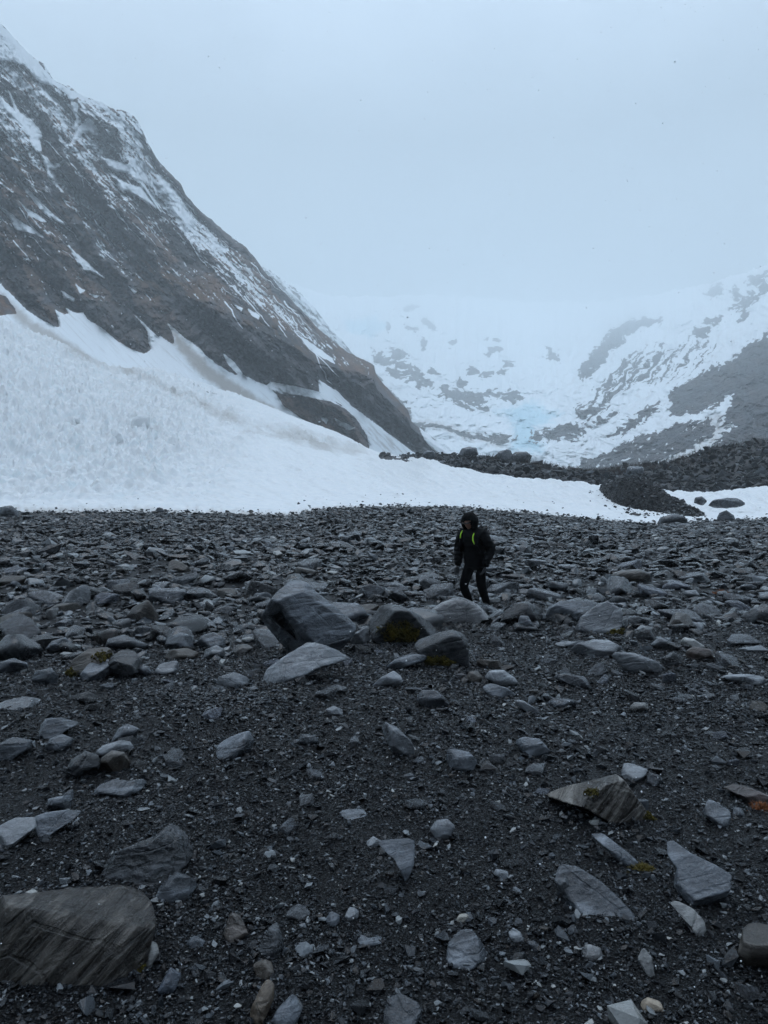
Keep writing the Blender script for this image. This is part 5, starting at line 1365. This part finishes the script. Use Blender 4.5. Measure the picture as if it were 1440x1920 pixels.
# jacket: padded, tube-quilted torso and sleeves
jp = [W(.0, 0, .70), W(.02, 0, .90), W(.06, 0, 1.07), chest, shl, W(.15, 0, 1.44), W(.12, -.20, 1.36), W(.10, -.26, 1.23), elR, W(.12, -.285, .97), wrR, W(.12, .20, 1.36), W(.08, .27, 1.23), elL, W(.09, .29, .97), wrL]
jr = [(.225, .18), (.225, .19), (.22, .19), (.22, .19), (.165, .14), .115, .112, .104, .095, .082, .06, .112, .104, .095, .082, .06]
je = [(0, 1), (1, 2), (2, 3), (3, 4), (4, 5), (4, 6), (6, 7), (7, 8), (8, 9), (9, 10), (4, 11), (11, 12), (12, 13), (13, 14), (14, 15)]
jm = skin('jacket', jp, je, jr, 0, 3)
n = len(jm.vertices); co = np.zeros(n * 3, np.float32); no = np.zeros(n * 3, np.float32); jm.vertices.foreach_get('co', co); jm.vertex_normals.foreach_get('vector', no)
co, no = co.reshape(-1, 3), no.reshape(-1, 3)
co += no * ((np.abs(np.sin(co[:, 2] * math.pi / .075)) ** .6 - .6) * .013 + fbm3(co * 9, 3) * .018)[:, None]
jm.vertices.foreach_set('co', co.ravel()); add_obj('jacket', jm, M_JACKET, person)

# hood: a shell round the head, open at the face
bm = bmesh.new(); vs_ = {}
for i, d_ in enumerate(D):
    x, y, z = map(float, d_)
    p = headc + hs * x * .150 + hd * (y * .160 - .022) + hu * (z * .172 + .012)
    p += Vector((0, 0, -.05)) * max(0, -z) ** 2
    vs_[i] = bm.verts.new(p)
for f in F:
    c = D[f].mean(0)
    if c[1] > .52 and -.75 < c[2] < .42 and abs(c[0]) < .62: continue
    bm.faces.new([vs_[i] for i in f]).smooth = True
bmesh.ops.solidify(bm, geom=bm.faces[:], thickness=.012)
me = bpy.data.meshes.new('hood'); bm.to_mesh(me); bm.free(); add_obj('hood', me, M_JACKET, person)
# cap brim under the hood
br = []
for a in np.linspace(-1.05, 1.05, 13): br.append(headc + hs * math.sin(a) * .086 + hd * (math.cos(a) * .118 + .018) + hu * (.040))
v, f = tube(br, .015); v = v + np.array(hu[:]) * 0; add_obj('cap_brim', mesh_np('cap_brim', v, f), M_BRIM, person)
for (kn, an, to) in ((kneeR, ankR, toeR), (kneeL, ankL, toeL)):
    d_ = (an - kn).normalized()
    m = skin('boot', [an - d_ * .13, an, an + d_ * .035 - Fw * .03, an.lerp(to, .55) + Vector((0, 0, -.012)), to], [(0, 1), (1, 2), (1, 3), (3, 4)], [.062, .060, .050, (.05, .045), (.045, .032)], 1)
    add_obj('boot', m, M_BOOT, person)
for (el, wr, sd_) in ((elR, wrR, -1), (elL, wrL, 1)):
    P_, R_ = hand_pts(wr, el, sd_)
    P_ = [wr] + P_; R_ = [.032] + R_
    E_ = [(0, 1), (1, 2)] + [e for i in range(4) for e in ((2, 3 + 3 * i), (3 + 3 * i, 4 + 3 * i), (4 + 3 * i, 5 + 3 * i))] + [(1, 15), (15, 16), (16, 17)]
    add_obj('glove', skin('glove', P_, E_, R_, 1, 1), M_GLOVE, person)

# backpack, carried: a thing of its own
pack = bpy.data.objects.new('backpack', None); COL.objects.link(pack); pack.location = PB
tag(pack, 'black backpack with neon yellow-green piping on its straps, worn by the walker', 'backpack')
bm = bmesh.new(); bmesh.ops.create_cube(bm, size=1)
bmesh.ops.subdivide_edges(bm, edges=bm.edges[:], cuts=7, use_grid_fill=True)
pc = W(-.20, .0, 1.20)
for v in bm.verts:
    q = v.co * 2; m = max(abs(q.x), abs(q.y), abs(q.z)); s_ = (abs(q.x) ** 4 + abs(q.y) ** 4 + abs(q.z) ** 4) ** .25; q = q * (m / s_)
    top_ = .85 + .15 * (1 - max(q.z, 0) ** 2)
    v.co = pc + Lf * q.x * .155 * top_ + Fw * (q.y * .105 + .05 * q.z) + Vector((0, 0, q.z * .25))
me = bpy.data.meshes.new('pack_body'); bm.to_mesh(me); bm.free()
for p in me.polygons: p.use_smooth = True
add_obj('pack_body', me, M_PACK, pack)
for sgn in (-1, 1):
    path = [W(-.10, .10 * sgn, 1.43), W(.04, .125 * sgn, 1.485), W(.19, .135 * sgn, 1.42), W(.265, .135 * sgn, 1.30), W(.27, .155 * sgn, 1.17), W(.19, .20 * sgn, 1.05)]
    st = add_obj('shoulder_strap', mesh_np('shoulder_strap', *tube(path, [.03, .034, .034, .032, .028, .022], 8)), M_PACK, pack)
    pp = [W(.235, .115 * sgn, 1.405), W(.285, .110 * sgn, 1.33), W(.302, .118 * sgn, 1.26), W(.305, .15 * sgn, 1.19)] if sgn > 0 else [W(.235, .135 * sgn, 1.42), W(.285, .138 * sgn, 1.36), W(.302, .138 * sgn, 1.29)]
    add_obj('piping', mesh_np('piping', *tube(pp, [.009, .0115, .0115, .008][:len(pp)], 6)), M_NEON, st)

# ================================================================ falling snow
rng = np.random.default_rng(77); V0, F0 = ICO[1]; vs, fs, off = [], [], 0
for k in range(1700):
    Yd = rng.uniform(1.5, 26) ; x, z = rng.uniform(-.56, .56) * Yd, EYE + rng.uniform(-.72, .72) * Yd
    if z < zg(x, Yd) + .05: continue
    s = rng.uniform(.0014, .0034) * (.5 + Yd * .16)
    s = min(s, .0085)
    vs.append(V0 * s * rng.uniform(.6, 1.4, 3) + np.array([x, Yd, z])); fs.append(F0 + off); off += len(V0)
M_FLAKE = plain('snowflake', (.85, .87, .9), .6)
tag(add_obj('falling_snow', mesh_np('falling_snow', np.concatenate(vs), np.concatenate(fs)), M_FLAKE), kind='stuff')
# ================================================================ air, sky, sun, camera
def build_haze():
    bm = bmesh.new(); bmesh.ops.create_cube(bm, size=1.0)
    lo, hi = Vector((-7000, -420, -22)), Vector((7000, 9500, 2350))
    for v in bm.verts:
        v.co = Vector([lo[i] if v.co[i] < 0 else hi[i] for i in range(3)])
    me = bpy.data.meshes.new('haze'); bm.to_mesh(me); bm.free()
    m = bpy.data.materials.new('valley_haze'); m.use_nodes = True
    t = m.node_tree; t.nodes.clear()
    o = t.nodes.new('ShaderNodeOutputMaterial'); v = t.nodes.new('ShaderNodeVolumePrincipled')
    v.inputs['Color'].default_value = (.93, .985, 1, 1); v.inputs['Density'].default_value = HAZE
    v.inputs['Anisotropy'].default_value = 0.0
    t.links.new(v.outputs[0], o.inputs['Volume'])
    tag(add_obj('haze', me, m), kind='stuff')


HAZE = 4.1e-4
build_haze()

ELEV, ROT = math.radians(64), math.radians(-25)
w = bpy.data.worlds.new('World'); SC.world = w; w.use_nodes = True
nt = w.node_tree; nt.nodes.clear()
out = nt.nodes.new('ShaderNodeOutputWorld'); bg = nt.nodes.new('ShaderNodeBackground')
sky = nt.nodes.new('ShaderNodeTexSky'); sky.sky_type = 'NISHITA'; sky.sun_disc = False
sky.sun_elevation = ELEV; sky.sun_rotation = ROT; sky.dust_density = 4; sky.air_density = 1.5
tc = nt.nodes.new('ShaderNodeTexCoord'); mp = nt.nodes.new('ShaderNodeMapping'); mp.inputs['Scale'].default_value = (1, 1, 1.6)
nz = nt.nodes.new('ShaderNodeTexNoise'); nz.inputs['Scale'].default_value = 2.6; nz.inputs['Detail'].default_value = 5; nz.inputs['Roughness'].default_value = .5
rp = nt.nodes.new('ShaderNodeValToRGB')
rp.color_ramp.elements[0].position = .3; rp.color_ramp.elements[0].color = (1.3, 1.62, 2.1, 1)
rp.color_ramp.elements[1].position = .7; rp.color_ramp.elements[1].color = (2.85, 3.4, 4.15, 1)
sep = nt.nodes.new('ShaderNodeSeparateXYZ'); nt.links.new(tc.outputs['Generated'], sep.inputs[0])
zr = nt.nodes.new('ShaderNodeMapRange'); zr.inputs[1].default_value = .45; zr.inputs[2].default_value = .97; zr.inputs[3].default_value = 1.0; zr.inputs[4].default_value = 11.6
nt.links.new(sep.outputs[2], zr.inputs[0])                       # brightest overhead, boosted far beyond a natural overcast to lift snow and haze
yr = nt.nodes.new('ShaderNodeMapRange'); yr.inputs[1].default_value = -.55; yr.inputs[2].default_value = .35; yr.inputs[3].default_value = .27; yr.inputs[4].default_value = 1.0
nt.links.new(sep.outputs[1], yr.inputs[0])                       # sky dimmed behind the camera, added to darken the rock fronts
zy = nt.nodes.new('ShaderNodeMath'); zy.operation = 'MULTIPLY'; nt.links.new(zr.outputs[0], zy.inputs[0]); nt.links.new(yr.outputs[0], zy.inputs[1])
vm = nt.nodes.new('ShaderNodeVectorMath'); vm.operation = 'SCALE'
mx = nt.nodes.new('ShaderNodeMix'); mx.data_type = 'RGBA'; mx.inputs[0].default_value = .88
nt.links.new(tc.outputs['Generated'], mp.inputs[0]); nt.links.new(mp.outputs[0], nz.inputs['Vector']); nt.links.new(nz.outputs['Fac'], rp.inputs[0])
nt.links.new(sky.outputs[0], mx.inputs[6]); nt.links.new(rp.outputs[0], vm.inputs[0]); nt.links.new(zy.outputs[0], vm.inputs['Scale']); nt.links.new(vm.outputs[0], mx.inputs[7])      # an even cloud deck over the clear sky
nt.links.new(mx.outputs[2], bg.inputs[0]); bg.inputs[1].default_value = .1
nt.links.new(bg.outputs[0], out.inputs[0])

sl = bpy.data.lights.new('sun', 'SUN'); sl.energy = .6; sl.angle = math.radians(30); sl.color = (1, .97, .93)
so = bpy.data.objects.new('sun', sl); COL.objects.link(so)
d = Vector((math.sin(ROT) * math.cos(ELEV), math.cos(ROT) * math.cos(ELEV), math.sin(ELEV)))
so.rotation_euler = d.to_track_quat('Z', 'Y').to_euler(); so.location = (0, 20, 60)

cd = bpy.data.cameras.new('camera'); cam = bpy.data.objects.new('camera', cd); COL.objects.link(cam)
cam.location = (0, 0, EYE); cam.rotation_euler = (math.radians(90), 0, 0)
cd.sensor_fit = 'VERTICAL'; cd.sensor_height = 36.0; cd.sensor_width = 27.0; cd.lens = 36.0 * FPX / 1920
cd.clip_start = .05; cd.clip_end = 30000
SC.camera = cam
SC.view_settings.view_transform = 'Standard'; SC.view_settings.look = 'None'; SC.view_settings.gamma = 1
SC.view_settings.exposure = 0.30
c = SC.cycles
c.use_denoising = True; c.denoising_input_passes = 'RGB_ALBEDO_NORMAL'; c.denoiser = 'OPENIMAGEDENOISE'
c.max_bounces = 8; c.diffuse_bounces = 3; c.glossy_bounces = 2; c.volume_bounces = 4; c.transmission_bounces = 2
c.use_adaptive_sampling = True; c.adaptive_threshold = .015
c.caustics_reflective = False; c.caustics_refractive = False; c.sample_clamp_indirect = 4
